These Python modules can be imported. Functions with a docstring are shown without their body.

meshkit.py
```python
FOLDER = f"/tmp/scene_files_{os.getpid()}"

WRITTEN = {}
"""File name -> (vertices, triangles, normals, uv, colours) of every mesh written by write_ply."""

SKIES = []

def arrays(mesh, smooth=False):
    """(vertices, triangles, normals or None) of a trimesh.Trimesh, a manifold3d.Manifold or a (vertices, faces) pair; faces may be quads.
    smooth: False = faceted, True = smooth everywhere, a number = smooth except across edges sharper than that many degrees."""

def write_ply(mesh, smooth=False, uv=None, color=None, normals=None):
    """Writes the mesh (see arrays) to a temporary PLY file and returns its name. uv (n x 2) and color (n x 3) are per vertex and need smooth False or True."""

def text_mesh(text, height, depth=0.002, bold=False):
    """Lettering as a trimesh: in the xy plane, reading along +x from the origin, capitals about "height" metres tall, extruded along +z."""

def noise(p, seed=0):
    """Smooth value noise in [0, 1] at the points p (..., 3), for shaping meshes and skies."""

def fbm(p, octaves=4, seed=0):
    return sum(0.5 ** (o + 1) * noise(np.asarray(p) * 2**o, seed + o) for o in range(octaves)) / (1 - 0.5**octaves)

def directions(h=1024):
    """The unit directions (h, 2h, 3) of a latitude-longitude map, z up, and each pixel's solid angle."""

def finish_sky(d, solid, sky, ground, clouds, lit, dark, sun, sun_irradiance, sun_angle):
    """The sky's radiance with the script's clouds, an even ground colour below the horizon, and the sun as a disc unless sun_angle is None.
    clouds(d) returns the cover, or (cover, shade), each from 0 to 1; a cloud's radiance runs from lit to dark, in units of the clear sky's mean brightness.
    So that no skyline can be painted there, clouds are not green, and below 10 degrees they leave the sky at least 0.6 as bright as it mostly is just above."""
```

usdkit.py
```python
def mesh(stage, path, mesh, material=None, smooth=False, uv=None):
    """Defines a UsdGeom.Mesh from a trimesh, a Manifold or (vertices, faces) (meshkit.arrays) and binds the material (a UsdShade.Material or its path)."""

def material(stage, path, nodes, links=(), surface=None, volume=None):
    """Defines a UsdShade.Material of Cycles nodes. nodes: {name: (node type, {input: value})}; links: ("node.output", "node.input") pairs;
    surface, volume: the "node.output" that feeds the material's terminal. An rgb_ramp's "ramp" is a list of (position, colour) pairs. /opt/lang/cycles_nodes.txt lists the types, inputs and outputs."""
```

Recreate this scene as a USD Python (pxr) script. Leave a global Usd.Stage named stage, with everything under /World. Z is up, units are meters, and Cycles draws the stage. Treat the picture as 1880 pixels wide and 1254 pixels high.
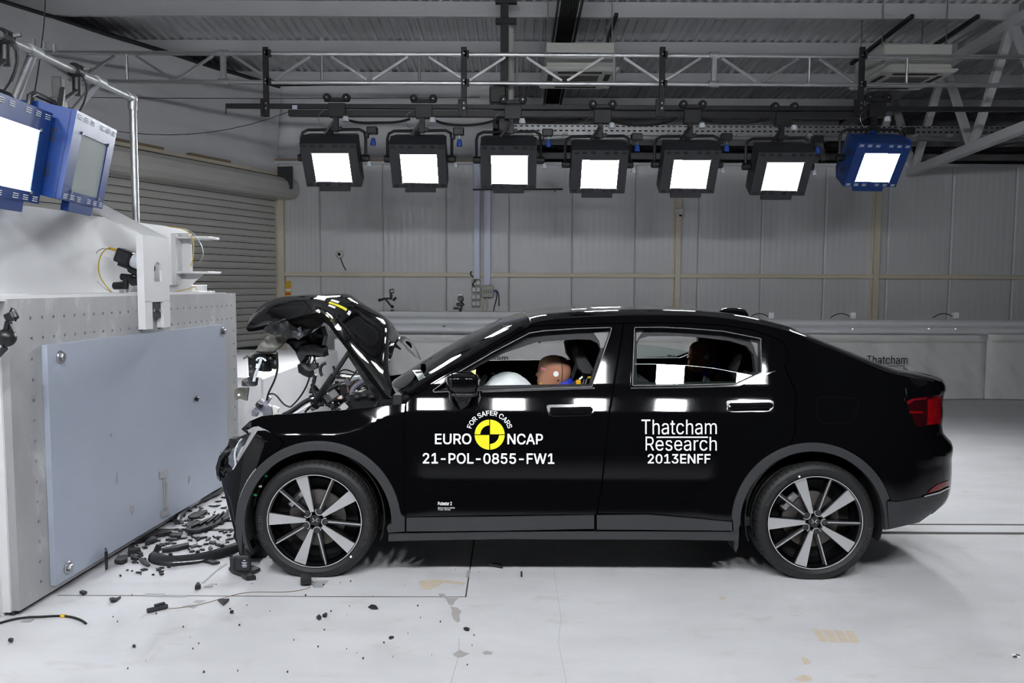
import math, random
import numpy as np, trimesh, manifold3d as m3
import shapely, shapely.geometry as sg
from shapely import affinity
import usdkit, meshkit
from pxr import Usd, UsdGeom, UsdShade, UsdLux, Gf, Sdf, Vt

stage = Usd.Stage.CreateInMemory()
UsdGeom.SetStageUpAxis(stage, UsdGeom.Tokens.z); UsdGeom.SetStageMetersPerUnit(stage, 1.0)
stage.SetDefaultPrim(UsdGeom.Xform.Define(stage, '/World').GetPrim())
UsdGeom.Scope.Define(stage, '/World/Looks')
rnd = random.Random(7)

# ---- camera -------------------------------------------------------------------------------
FPX, CH, PITCH, ROLL = 1450.0, 1.62, math.radians(4.14), math.radians(0.25)
EXPOSURE = 0.13
C0 = np.array([0, 0, CH])
FW = np.array([0, math.cos(PITCH), -math.sin(PITCH)])
_u, _r = np.array([0, math.sin(PITCH), math.cos(PITCH)]), np.array([1.0, 0, 0])
RT, UP = _r*math.cos(ROLL)+_u*math.sin(ROLL), _u*math.cos(ROLL)-_r*math.sin(ROLL)
cam = UsdGeom.Camera.Define(stage, '/World/camera')
cam.CreateHorizontalApertureAttr(36.0); cam.CreateVerticalApertureAttr(36.0*1254/1880)
cam.CreateFocalLengthAttr(36.0*FPX/1880); cam.CreateClippingRangeAttr(Gf.Vec2f(0.05, 200))
cam.CreateExposureAttr(EXPOSURE)
cam.AddTransformOp().Set(Gf.Matrix4d(*RT, 0, *UP, 0, *(-FW), 0, *C0, 1))

# ---- light: the hall has no daylight. What lights it are the flood lamps (their builder below): seven over the far side
# of the car, their twin row over the near side behind the camera, and one at the barrier.
LAMP_RADIANCE, NEAR_RADIANCE, SIDE_RADIANCE = 165.0, 165.0, 66.0
LAMP_COLOR = (0.95, 0.975, 1.0)

def P(px, py, Y):
    d = FW+(px-940)/FPX*RT+(627-py)/FPX*UP
    return C0+d*(Y/d[1])
def Fl(px, py, z=0.0):
    d = FW+(px-940)/FPX*RT+(627-py)/FPX*UP
    return C0+d*((z-CH)/d[2])
def PX(px, py, X):
    d = FW+(px-940)/FPX*RT+(627-py)/FPX*UP
    return C0+d*(X/d[0])
def proj(p):
    r = np.asarray(p, float)-C0
    z = r@FW
    return np.stack([940+FPX*(r@RT)/z, 627-FPX*(r@UP)/z], -1)

# ---- materials ----------------------------------------------------------------------------
LOOKS = {}
def mat(name, col, rough=0.5, metal=0.0, var=0.0, scale=3.0, bump=0.0, bscale=40.0, coat=0.0, spec=0.5, trans=0.0, emit=0.0, stain=None, stretch=(1, 1, 1)):
    """Principled look; var mottles the colour with noise, stain = (colour, low, high, scale) adds patches of another colour."""
    n = {'p': ('principled_bsdf', dict(base_color=col, roughness=rough, metallic=metal, specular_ior_level=spec, coat_weight=coat, coat_roughness=0.02, transmission_weight=trans))}
    l = []
    if var or bump or stain:
        n['g'] = ('geometry', {}); n['m'] = ('mapping', dict(scale=stretch)); l.append(('g.position', 'm.vector'))
    last = None
    if var:
        n['n'] = ('noise_texture', dict(scale=scale, detail=6, roughness=0.6)); l.append(('m.vector', 'n.vector'))
        c = np.array(col)
        n['r'] = ('rgb_ramp', dict(ramp=[(0.25, tuple(c*(1-var))), (0.75, tuple(np.minimum(c*(1+var), 0.95)))])); l.append(('n.fac', 'r.fac')); last = 'r.color'
    if stain:
        sc, lo, hi, ss = stain
        n['s'] = ('noise_texture', dict(scale=ss, detail=8, roughness=0.65)); l.append(('m.vector', 's.vector'))
        n['sr'] = ('rgb_ramp', dict(ramp=[(lo, (0, 0, 0)), (hi, (1, 1, 1))])); l.append(('s.fac', 'sr.fac'))
        n['mx'] = ('mix_color', dict(a=col, b=sc))
        l.append(('sr.color', 'mx.fac'))
        if last: l.append((last, 'mx.a'))
        last = 'mx.result'
    if last: l.append((last, 'p.base_color'))
    if bump:
        n['bn'] = ('noise_texture', dict(scale=bscale, detail=4)); l.append(('g.position', 'bn.vector'))
        n['b'] = ('bump', dict(strength=bump, distance=0.01)); l += [('bn.fac', 'b.height'), ('b.normal', 'p.normal')]
    if emit: n['p'][1].update(emission_color=col, emission_strength=emit)
    LOOKS[name] = usdkit.material(stage, '/World/Looks/'+name, n, l, surface='p.BSDF')
    return name

mat('floor_paint', (0.53, 0.53, 0.545), 0.42, var=0.10, scale=2.2, stain=((0.40, 0.385, 0.37), 0.58, 0.80, 3.4), bump=0.1, bscale=25, stretch=(0.7, 1.6, 1))
mat('bare_concrete', (0.33, 0.31, 0.30), 0.8, var=0.12, scale=30)
mat('rust_stain', (0.50, 0.43, 0.34), 0.7, var=0.1, scale=30)
mat('joint_dark', (0.05, 0.045, 0.04), 0.8)
mat('wall_panel', (0.62, 0.625, 0.64), 0.45, var=0.04, scale=1.2)
mat('wall_cream', (0.66, 0.60, 0.48), 0.5, var=0.05)
mat('sheet_white', (0.68, 0.68, 0.70), 0.6, var=0.04, scale=2)
mat('roof_sheet', (0.66, 0.665, 0.68), 0.5, var=0.05, scale=2)
mat('purlin_white', (0.58, 0.58, 0.60), 0.5, var=0.04, scale=2)
mat('shutter', (0.52, 0.51, 0.485), 0.4, var=0.05, scale=2)
mat('dark_gap', (0.02, 0.02, 0.02), 0.8)
mat('gap_black', (0.002, 0.002, 0.002), 0.9, spec=0.1)
mat('wood', (0.24, 0.18, 0.12), 0.7, var=0.2, scale=20)
mat('alu', (0.72, 0.73, 0.74), 0.32, metal=1.0)
mat('galv', (0.50, 0.51, 0.52), 0.45, metal=0.85, var=0.12, scale=25)
mat('black_steel', (0.018, 0.018, 0.02), 0.45)
mat('black_plastic', (0.010, 0.010, 0.0115), 0.4)
mat('rubber', (0.009, 0.009, 0.0095), 0.62, var=0.15, scale=40)
mat('lamp_black', (0.022, 0.023, 0.028), 0.45)
mat('lamp_blue', (0.006, 0.038, 0.19), 0.38, var=0.06, scale=8)
def beam(name, radiance, power):
    """A reflector lamp's face: full radiance along its axis, falling off with the angle from it."""
    LOOKS[name] = usdkit.material(stage, '/World/Looks/'+name, {'g': ('geometry', {}), 'd': ('vector_math', {'math_type': 'dot_product'}), 'a': ('math', {'math_type': 'absolute'}), 'w': ('math', {'math_type': 'power', 'value2': power}),
        'k': ('math', {'math_type': 'multiply', 'value2': radiance}), 'e': ('emission', {'color': LAMP_COLOR})},
        [('g.incoming', 'd.vector1'), ('g.true_normal', 'd.vector2'), ('d.value', 'a.value1'), ('a.value', 'w.value1'), ('w.value', 'k.value1'), ('k.value', 'e.strength')], surface='e.emission')
beam('lamp_lit', LAMP_RADIANCE, 4.0); beam('lamp_lit_near', NEAR_RADIANCE, 0.6); beam('lamp_lit_side', SIDE_RADIANCE, 2.5)
mat('lamp_glass', (0.42, 0.46, 0.45), 0.15)
mat('slot_white', (0.7, 0.74, 0.8), 0.4)
mat('barrier_white', (0.82, 0.82, 0.83), 0.5, var=0.04, scale=2, stain=((0.5, 0.49, 0.46), 0.66, 0.85, 3.0))
mat('white_paint', (0.72, 0.72, 0.73), 0.4, var=0.03)
mat('barrier_steel', (0.38, 0.38, 0.39), 0.5, metal=0.15, var=0.14, scale=3, stain=((0.56, 0.56, 0.56), 0.55, 0.72, 6.0), stretch=(1, 1, 0.6))
mat('barrier_board', (0.355, 0.39, 0.47), 0.45, var=0.05, scale=1.5)
mat('chrome', (0.75, 0.75, 0.76), 0.15, metal=1.0)
mat('steel', (0.45, 0.45, 0.46), 0.35, metal=1.0)
mat('yellow', (0.62, 0.42, 0.02), 0.5)
mat('amber', (0.75, 0.38, 0.01), 0.5)
mat('red', (0.55, 0.03, 0.03), 0.4)
mat('white', (0.8, 0.8, 0.8), 0.5)
mat('tape_grey', (0.33, 0.33, 0.34), 0.45)
mat('padding', (0.62, 0.62, 0.62), 0.62, var=0.05, scale=2, bump=0.15, bscale=5, stain=((0.42, 0.39, 0.33), 0.66, 0.85, 2.0))
mat('print_black', (0.02, 0.02, 0.022), 0.6)
mat('guard_white', (0.66, 0.67, 0.69), 0.35, var=0.03)
mat('conduit', (0.66, 0.68, 0.84), 0.45)
mat('grey_box', (0.40, 0.40, 0.36), 0.5)
mat('blue_plug', (0.03, 0.09, 0.45), 0.4)
mat('ac_white', (0.62, 0.62, 0.58), 0.45)

# ---- shapes: every helper returns (vertices, triangles) -------------------------------------
def cat(*gs):
    V, F, n = [], [], 0
    for g in gs:
        v, f = np.asarray(g[0], float), np.asarray(g[1], int)
        if f.shape[1] == 4: f = np.vstack([f[:, [0, 1, 2]], f[:, [0, 2, 3]]])
        V.append(v); F.append(f+n); n += len(v)
    return np.vstack(V), np.vstack(F)
def tm(m): return np.array(m.vertices), np.array(m.faces)
def unit(v): v = np.asarray(v, float); return v/max(np.linalg.norm(v), 1e-12)
def frame(d, up=(0, 0, 1)):
    d = unit(d)
    if abs(d@unit(up)) > 0.98: up = (0, 1, 0) if abs(d[1]) < 0.9 else (1, 0, 0)
    s = unit(np.cross(up, d)); return s, unit(np.cross(d, s)), d
def xf(g, R=None, t=(0, 0, 0)):
    v = np.asarray(g[0], float)
    return (v@np.asarray(R).T if R is not None else v)+np.asarray(t), g[1]
def rot(ax, deg):
    a = math.radians(deg); c, s = math.cos(a), math.sin(a)
    return np.array({'x': [[1, 0, 0], [0, c, -s], [0, s, c]], 'y': [[c, 0, s], [0, 1, 0], [-s, 0, c]], 'z': [[c, -s, 0], [s, c, 0], [0, 0, 1]]}[ax])
def hull(pts):
    h = m3.Manifold.hull_points(np.asarray(pts, np.float32)).to_mesh()
    return np.array(h.vert_properties[:, :3], float), np.array(h.tri_verts, int)
def cbox(c, s, b=0.004, R=None):
    """Box with chamfered edges, centre c, size s."""
    h = np.asarray(s, float)/2; b = min(b, h.min()*0.9); p = []
    for sx in (-1, 1):
        for sy in (-1, 1):
            for sz in (-1, 1):
                q = np.array([sx, sy, sz])
                for k in range(3):
                    e = h-b; e[k] = h[k]; p.append(q*e)
    return xf(hull(p), R, c)
def box(c, s, R=None): return xf(tm(trimesh.creation.box(extents=s)), R, c)
def bar(a, b, w, h, up=(0, 0, 1), ch=0.002):
    a, b = np.asarray(a, float), np.asarray(b, float); s, u, d = frame(b-a, up)
    return cbox((a+b)/2, (w, h, np.linalg.norm(b-a)), ch, np.stack([s, u, d], 1))
def lathe(prof, o=(0, 0, 0), ax=(0, 0, 1), n=24):
    """prof: (radius, height along the axis)."""
    s, u, d = frame(ax); pr = np.asarray(prof, float); a = np.linspace(0, 2*math.pi, n, endpoint=False)
    V = (np.asarray(o)+pr[:, None, 1:2]*d+pr[:, None, 0:1]*(np.cos(a)[None, :, None]*s+np.sin(a)[None, :, None]*u)).reshape(-1, 3)
    F = []
    for i in range(len(pr)-1):
        for j in range(n):
            k = (j+1) % n; A, B, Cc, D = i*n+j, i*n+k, (i+1)*n+k, (i+1)*n+j
            F += [(A, B, Cc), (A, Cc, D)]
    return V, np.array(F)
def cyl(a, b, r, r2=None, n=16, ch=0.0):
    a, b = np.asarray(a, float), np.asarray(b, float); L = np.linalg.norm(b-a); r2 = r if r2 is None else r2
    pr = [(1e-5, 0), (r, 0), (r2, L), (1e-5, L)] if not ch else [(1e-5, 0), (r-ch, 0), (r, ch), (r2, L-ch), (r2-ch, L), (1e-5, L)]
    return lathe(pr, a, b-a, n)
def spline(pts, n=8, closed=False):
    from scipy.interpolate import CubicSpline
    p = np.asarray(pts, float)
    if len(p) < 3: return p
    t = np.r_[0, np.cumsum(np.linalg.norm(np.diff(p, axis=0), axis=1)+1e-9)]
    return CubicSpline(t, p)(np.linspace(0, t[-1], n*(len(p)-1)+1))
def tube(path, r, n=8, smooth=0):
    p = spline(path, smooth) if smooth else np.asarray(path, float)
    T = np.gradient(p, axis=0); T /= np.linalg.norm(T, axis=1)[:, None]+1e-12
    s, u, _ = frame(T[0]); a = np.linspace(0, 2*math.pi, n, endpoint=False); V = []
    rr = np.broadcast_to(r, (len(p),))
    for i in range(len(p)):
        s = unit(s-T[i]*(s@T[i])); u = np.cross(T[i], s)
        V.append(p[i]+rr[i]*(np.cos(a)[:, None]*s+np.sin(a)[:, None]*u))
    V = np.vstack(V+[p[:1], p[-1:]]); F = []; m = len(p)
    for i in range(m-1):
        for j in range(n):
            k = (j+1) % n; F += [(i*n+j, i*n+k, (i+1)*n+k), (i*n+j, (i+1)*n+k, (i+1)*n+j)]
    for j in range(n): F += [(m*n, (j+1) % n, j), (m*n+1, (m-1)*n+j, (m-1)*n+(j+1) % n)]
    return V, np.array(F)
def prism(poly, o, ex, ey, ez, depth):
    """2-D polygon (list or shapely, holes allowed) in the plane o + x ex + y ey, extruded by depth along ez."""
    poly = sg.Polygon(poly) if not hasattr(poly, 'geom_type') else poly
    gs = []
    for g in getattr(poly, 'geoms', [poly]):
        g = shapely.geometry.polygon.orient(g)
        v, f = tm(trimesh.creation.extrude_polygon(g, depth, engine='earcut'))
        w = np.asarray(o)+v[:, :1]*np.asarray(ex)+v[:, 1:2]*np.asarray(ey)+v[:, 2:]*np.asarray(ez)
        if np.dot(np.cross(ex, ey), ez) < 0: f = f[:, ::-1]
        gs.append((w, f))
    return cat(*gs)
def pxprism(poly, Y, t, holes=()):
    """Outline given in the photograph's pixels at depth Y becomes a solid t metres thick (away from the camera)."""
    q = [P(x, y, Y)[[0, 2]] for x, y in poly]; hs = [[P(x, y, Y)[[0, 2]] for x, y in h] for h in holes]
    return prism(sg.Polygon(q, hs), (0, Y, 0), (1, 0, 0), (0, 0, 1), (0, 1, 0), t)
def sheet(grid, flip=False):
    """Open surface over an (a, b, 3) grid of points."""
    a, b = grid.shape[:2]; i = np.arange(a*b).reshape(a, b)
    F = np.vstack([np.stack([i[:-1, :-1], i[1:, :-1], i[1:, 1:]], -1).reshape(-1, 3), np.stack([i[:-1, :-1], i[1:, 1:], i[:-1, 1:]], -1).reshape(-1, 3)])
    return grid.reshape(-1, 3), (F[:, ::-1] if flip else F)
def slab(grid, t):
    """Sheet given thickness t (vector or along the vertex normals when a number)."""
    v, f = sheet(grid); a, b = grid.shape[:2]
    if np.ndim(t) == 0:
        n = trimesh.Trimesh(v, f, process=False).vertex_normals; w = v-n*t
    else: w = v+np.asarray(t)
    i = np.arange(a*b).reshape(a, b); edge = np.r_[i[0, :], i[1:, -1], i[-1, -2::-1], i[-2:0:-1, 0]]; m = len(v)
    e2 = np.roll(edge, -1)
    side = np.vstack([np.stack([edge, edge+m, e2+m], -1), np.stack([edge, e2+m, e2], -1)])
    return np.vstack([v, w]), np.vstack([f, f[:, ::-1]+m, side])
def oslab(grid, t, out):
    """slab whose given surface faces the direction out."""
    v, f = sheet(grid); n = np.cross(v[f[:, 1]]-v[f[:, 0]], v[f[:, 2]]-v[f[:, 0]]).sum(0)
    return slab(grid if n@np.asarray(out) > 0 else grid[::-1], t)
def text(s, h, depth=0.002, bold=False, width=None):
    m = meshkit.text_mesh(s, h, depth, bold); v, f = tm(m)
    v[:, 0] -= v[:, 0].min()
    if width: v[:, 0] *= width/v[:, 0].max()
    return v, f

# ---- things ---------------------------------------------------------------------------------
TAKEN, THINGS, COUNT = {}, [], [0]
def fresh(parent, name):
    k = TAKEN.setdefault(parent, {}); n = k.get(name, 0); k[name] = n+1
    return f'{parent}/{name}' + (f'_{n:03d}' if n else '')
def put(path, g, look, loc, smooth=35, normals=None):
    v, f = np.asarray(g[0], float), np.asarray(g[1], int)
    if normals is None:
        if f.shape[1] == 4: f = np.vstack([f[:, [0, 1, 2]], f[:, [0, 2, 3]]])
        v, f, normals = meshkit.arrays(trimesh.Trimesh(v, f, process=False), False if not smooth else smooth)
        if smooth and len(f) > 24:
            pass
    m = UsdGeom.Mesh.Define(stage, path)
    m.CreatePointsAttr(Vt.Vec3fArray.FromNumpy((v-loc).astype(np.float32)))
    m.CreateFaceVertexCountsAttr(Vt.IntArray.FromNumpy(np.full(len(f), 3, np.int32)))
    m.CreateFaceVertexIndicesAttr(Vt.IntArray.FromNumpy(f.astype(np.int32).ravel())); m.CreateSubdivisionSchemeAttr('none')
    if normals is not None:
        m.CreateNormalsAttr(Vt.Vec3fArray.FromNumpy(np.asarray(normals, np.float32))); m.SetNormalsInterpolation('vertex')
    UsdShade.MaterialBindingAPI.Apply(m.GetPrim()).Bind(LOOKS[look]); COUNT[0] += len(f)
    return m
def weld(g):
    """Merge coincident vertices so that smooth shading works across the seams of a shape."""
    m = trimesh.Trimesh(*g, process=False); m.merge_vertices(digits_vertex=6); return tm(m)
class Part:
    def __init__(s, name, g, look, smooth, normals, label, kind): s.name, s.g, s.look, s.smooth, s.normals, s.label, s.kind, s.kids = name, g, look, smooth, normals, label, kind, []
class Thing:
    def __init__(s, name, label=None, cat=None, group=None, kind=None, matrix=None):
        s.name, s.label, s.cat, s.group, s.kind, s.matrix, s.parts, s.own = name, label, cat, group, kind, matrix, [], None
        THINGS.append(s); s.path = fresh('/World', name)
    def part(s, name, g, look, parent=None, smooth=35, normals=None, label=None, kind=None):
        p = Part(name, g, look, smooth, normals, label, kind); (parent.kids if parent else s.parts).append(p); return p
    def body(s, g, look, smooth=35, normals=None): s.own = Part(s.name, g, look, smooth, normals, None, None); return s
    def write(s):
        allp = ([s.own] if s.own else [])+s.parts+[k for p in s.parts for k in p.kids]
        if s.matrix is None:
            lo = np.min([np.asarray(p.g[0]).min(0) for p in allp], 0); hi = np.max([np.asarray(p.g[0]).max(0) for p in allp], 0)
            loc = np.array([(lo[0]+hi[0])/2, (lo[1]+hi[1])/2, lo[2]])
        else: loc = np.zeros(3)
        if s.own: x = put(s.path, s.own.g, s.own.look, loc, s.own.smooth, s.own.normals)
        else: x = UsdGeom.Xform.Define(stage, s.path)
        if s.matrix is None: x.AddTranslateOp().Set(Gf.Vec3d(*map(float, loc)))
        else: x.AddTransformOp().Set(s.matrix)
        for k, v in (('label', s.label), ('category', s.cat), ('group', s.group), ('kind', s.kind)):
            if v: x.GetPrim().SetCustomDataByKey(k, v)
        def down(p, at):
            w = fresh(at, p.name); m = put(w, p.g, p.look, loc, p.smooth, p.normals)
            if p.label: m.GetPrim().SetCustomDataByKey('label', p.label)
            if p.kind: m.GetPrim().SetCustomDataByKey('kind', p.kind)
            for k in p.kids: down(k, w)
        for p in s.parts: down(p, s.path)
class Copy:
    """Another instance of a finished thing, by internal reference."""
    def __init__(s, of, matrix, label, group=None):
        s.of, s.matrix, s.label, s.group = of, matrix, label, group or of.group; s.path = fresh('/World', of.name); THINGS.append(s)
    def write(s):
        x = UsdGeom.Xform.Define(stage, s.path); x.GetPrim().GetReferences().AddInternalReference(s.of.path); x.GetPrim().SetInstanceable(True)
        (x.GetOrderedXformOps() or [x.AddTransformOp()])[0].Set(s.matrix)
        for k, v in (('label', s.label), ('category', s.of.cat), ('group', s.group)):
            if v: x.GetPrim().SetCustomDataByKey(k, v)
def matrix(R, t):
    R = np.asarray(R, float); return Gf.Matrix4d(*[float(x) for x in (*R[:, 0], 0, *R[:, 1], 0, *R[:, 2], 0, *t, 1)])
def single(name, label, cat_, g, look, group=None, kind=None, smooth=35):
    return Thing(name, label, cat_, group, kind).body(g, look, smooth)
# ---- the hall -------------------------------------------------------------------------------
WY = 12.6                                                            # the back wall
def S(name, g, look, smooth=35): return Thing(name, kind='structure').body(g, look, smooth)
floor = S('floor', box((1.5, 9.5, -0.05), (24, 31, 0.1)), 'floor_paint')
def patch(poly, look, name='paint_patch', z=0.0006):
    q = [Fl(x, y)[:2] for x, y in poly]
    floor.part(name, prism(sg.Polygon(q).buffer(0), (0, 0, -0.004), (1, 0, 0), (0, 1, 0), (0, 0, 1), 0.004+z), look)
def line(pts, w, look, name='floor_joint', z=0.0005):
    q = sg.LineString([Fl(x, y)[:2] for x, y in pts]).buffer(w/2, cap_style='flat')
    floor.part(name, prism(q, (0, 0, -0.004), (1, 0, 0), (0, 1, 0), (0, 0, 1), 0.004+z), look)
line([(105, 1093), (360, 1094), (600, 1095.5), (857, 1096)], 0.007, 'joint_dark')
line([(855, 1096), (862, 1050), (869, 1002), (874, 960)], 0.008, 'joint_dark')
line([(1014, 1000), (1018, 1055), (1030, 1135), (1025, 1180), (1040, 1254)], 0.002, 'tape_grey', 'floor_crack')
line([(843, 1172), (842, 1205), (836, 1225), (828, 1254)], 0.003, 'tape_grey', 'floor_crack')
patch([(805, 1090), (815, 1090), (823, 1098), (843, 1098), (836, 1103), (831, 1112), (824, 1110), (818, 1099), (807, 1094)], 'bare_concrete')
patch([(826, 1114), (838, 1115), (847, 1122), (843, 1130), (845, 1140), (840, 1143), (833, 1138), (829, 1128), (830, 1121)], 'bare_concrete')
patch([(831, 1201), (845, 1193), (851, 1197), (862, 1200), (850, 1206), (842, 1208), (835, 1205)], 'bare_concrete')
patch([(885, 1198), (893, 1195), (905, 1197), (902, 1202), (890, 1202)], 'bare_concrete')
patch([(858, 1048), (864, 1045), (862, 1060), (855, 1060)], 'bare_concrete')
patch([(1318, 1098), (1326, 1095), (1334, 1098), (1326, 1101)], 'rust_stain')
for k in range(4): patch([(1490+20*k, 1155+k), (1506+20*k, 1156+k), (1522+19*k, 1179+k*.6), (1505+19*k, 1178+k*.6)], 'rust_stain')
patch([(768, 1067), (800, 1064), (830, 1066), (855, 1070), (850, 1073), (815, 1070), (790, 1082), (775, 1083)], 'rust_stain')
patch([(1470, 1205), (1482, 1209), (1490, 1217), (1476, 1221)], 'rust_stain')
patch([(1458, 1247), (1475, 1238), (1490, 1243), (1492, 1249), (1470, 1252)], 'rust_stain')
# tow track in the floor: a steel-edged slot either side of a cover strip
ya, yb = Fl(1700, 963)[1], Fl(1700, 979)[1]
for y, w in ((ya, 0.030), (yb, 0.040)):
    floor.part('track_slot', box((3.5, y, 0.0), (15.5, w, 0.002)), 'joint_dark')
floor.part('track_cover', box((3.5, (ya+yb)/2, 0.0), (15.5, abs(ya-yb)-0.045, 0.006)), 'floor_paint')

ZR0 = P(940, 3, 10.2)[2]; RS = -0.058
def zr(y): return ZR0+RS*(np.asarray(y)-10.2)
ceil = Thing('ceiling', kind='structure')
pit, dep = 0.13, 0.032
for k in range(20):                                                  # profiled steel roof sheets, eight ribs each
    x0 = -8.6+k*8*pit; xs, zs = [], []
    for j in range(8):
        b = x0+j*pit
        xs += [b, b+0.035, b+0.05, b+0.115]; zs += [0, 0, dep, dep]
    xs.append(x0+8*pit+0.004); zs.append(0)
    xs, zs = np.array(xs), np.array(zs)
    g = np.stack([np.stack([xs, np.full_like(xs, y), zr(y)+zs], -1) for y in (3.0, 26.0)], 1)
    ceil.part('roof_sheet', sheet(g), 'roof_sheet', smooth=False)
for k in range(-3, 9):
    y = 10.2+1.36*k; z = zr(y); x1 = 6.35
    prof = [(0, 0), (0.065, 0), (0.065, -0.012), (0.006, -0.012), (0.006, -0.205), (-0.06, -0.205), (-0.06, -0.19), (0, -0.19)]
    ceil.part('purlin', prism(prof, (-8.6, y, z), (0, 1, 0), (0, 0, 1), (1, 0, 0), x1+8.6), 'purlin_white')
    if k > -2: ceil.part('purlin', prism(prof, (x1+0.1, y, z), (0, 1, 0), (0, 0, 1), (1, 0, 0), 5.4), 'purlin_white')

# back wall: composite panels one metre wide, each with shallow flutes
wall = Thing('wall_back', kind='structure')
ztop = P(1200, 304, WY)[2]
xj = P(587, 420, WY)[0]
for k in range(-1, 13):
    x0 = max(xj+k*1.0, P(512, 420, WY)[0])+0.003; x1 = xj+(k+1)*1.0-0.003
    n = 10; xs = np.linspace(x0, x1, 4*n+1); ys = WY+np.where(np.arange(4*n+1) % 4 < 2, 0.0, 0.0012); ys[0] = ys[-1] = WY+0.012
    g = np.stack([np.stack([xs, ys, np.full_like(xs, z)], -1) for z in (0.0, ztop)], 1)
    wall.part('wall_panel', slab(g[::-1], (0, 0.08, 0)), 'wall_panel', smooth=False)
wall.part('wall_backing', box((P(940, 420, WY)[0]+2.5, WY+0.1, ztop/2), (15, 0.02, ztop)), 'dark_gap')
wall.part('wall_capping', cbox((2.5, WY+0.03, ztop+0.02), (15.0, 0.14, 0.045)), 'wall_panel')
wall.part('capping_board', cbox((P(700, 299, WY)[0], WY+0.02, ztop+0.06), (P(940, 299, WY)[0]-P(525, 299, WY)[0], 0.1, 0.035)), 'wood')
zr_ = P(940, 505, WY)[2]
wall.part('wall_rail', cat(cbox((2.6, WY-0.03, zr_), (12.7+0.4, 0.06, 0.055)), box((2.6, WY-0.045, zr_+0.03), (13.1, 0.03, 0.006)), box((2.6, WY-0.045, zr_-0.03), (13.1, 0.03, 0.006))), 'wall_cream')
for px, yt in ((1246, 300), (1612, 300), (517, 330)):                # cold-formed posts against the wall
    a = P(px, yt, WY)
    x, z1 = a[0], a[2]
    wall.part('wall_post', cat(cbox((x, WY-0.045, z1/2), (0.085, 0.09, z1)), box((x-0.05, WY-0.008, z1/2), (0.03, 0.012, z1))), 'wall_cream')
# sheet hung between roof and wall top, and the far hall beyond the opening
def drape(name, A, B, Cc, D, n=60, m=16, amp=0.05, seed=1, look='sheet_white'):
    u, v = np.meshgrid(np.linspace(0, 1, n), np.linspace(0, 1, m), indexing='ij')
    A, B, Cc, D = map(np.asarray, (A, B, Cc, D))
    p = ((1-u)*(1-v))[..., None]*A+(u*(1-v))[..., None]*B+((1-u)*v)[..., None]*Cc+(u*v)[..., None]*D
    nn = unit(np.cross(B-A, Cc-A)); L = np.linalg.norm(B-A)
    w = meshkit.fbm(np.stack([u*L*1.3+v*1.5, v*1.2, u*0+seed], -1), 4, seed)-0.5
    return slab(p+nn*(w*amp*2*np.sin(math.pi*np.clip(v, 0.05, 1)))[..., None], nn*0.004)
zt = float(zr(12.9))-0.2
S('wall_back_upper', drape('', P(512, 158, 12.85), (P(905, 158, 12.85)[0], 12.85, zt), P(505, 300, 12.72), P(905, 300, 12.72), amp=0.2), 'sheet_white')
S('wall_far', box((2, 22, 2.5), (24, 0.1, 5.2)), 'wall_panel')
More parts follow.
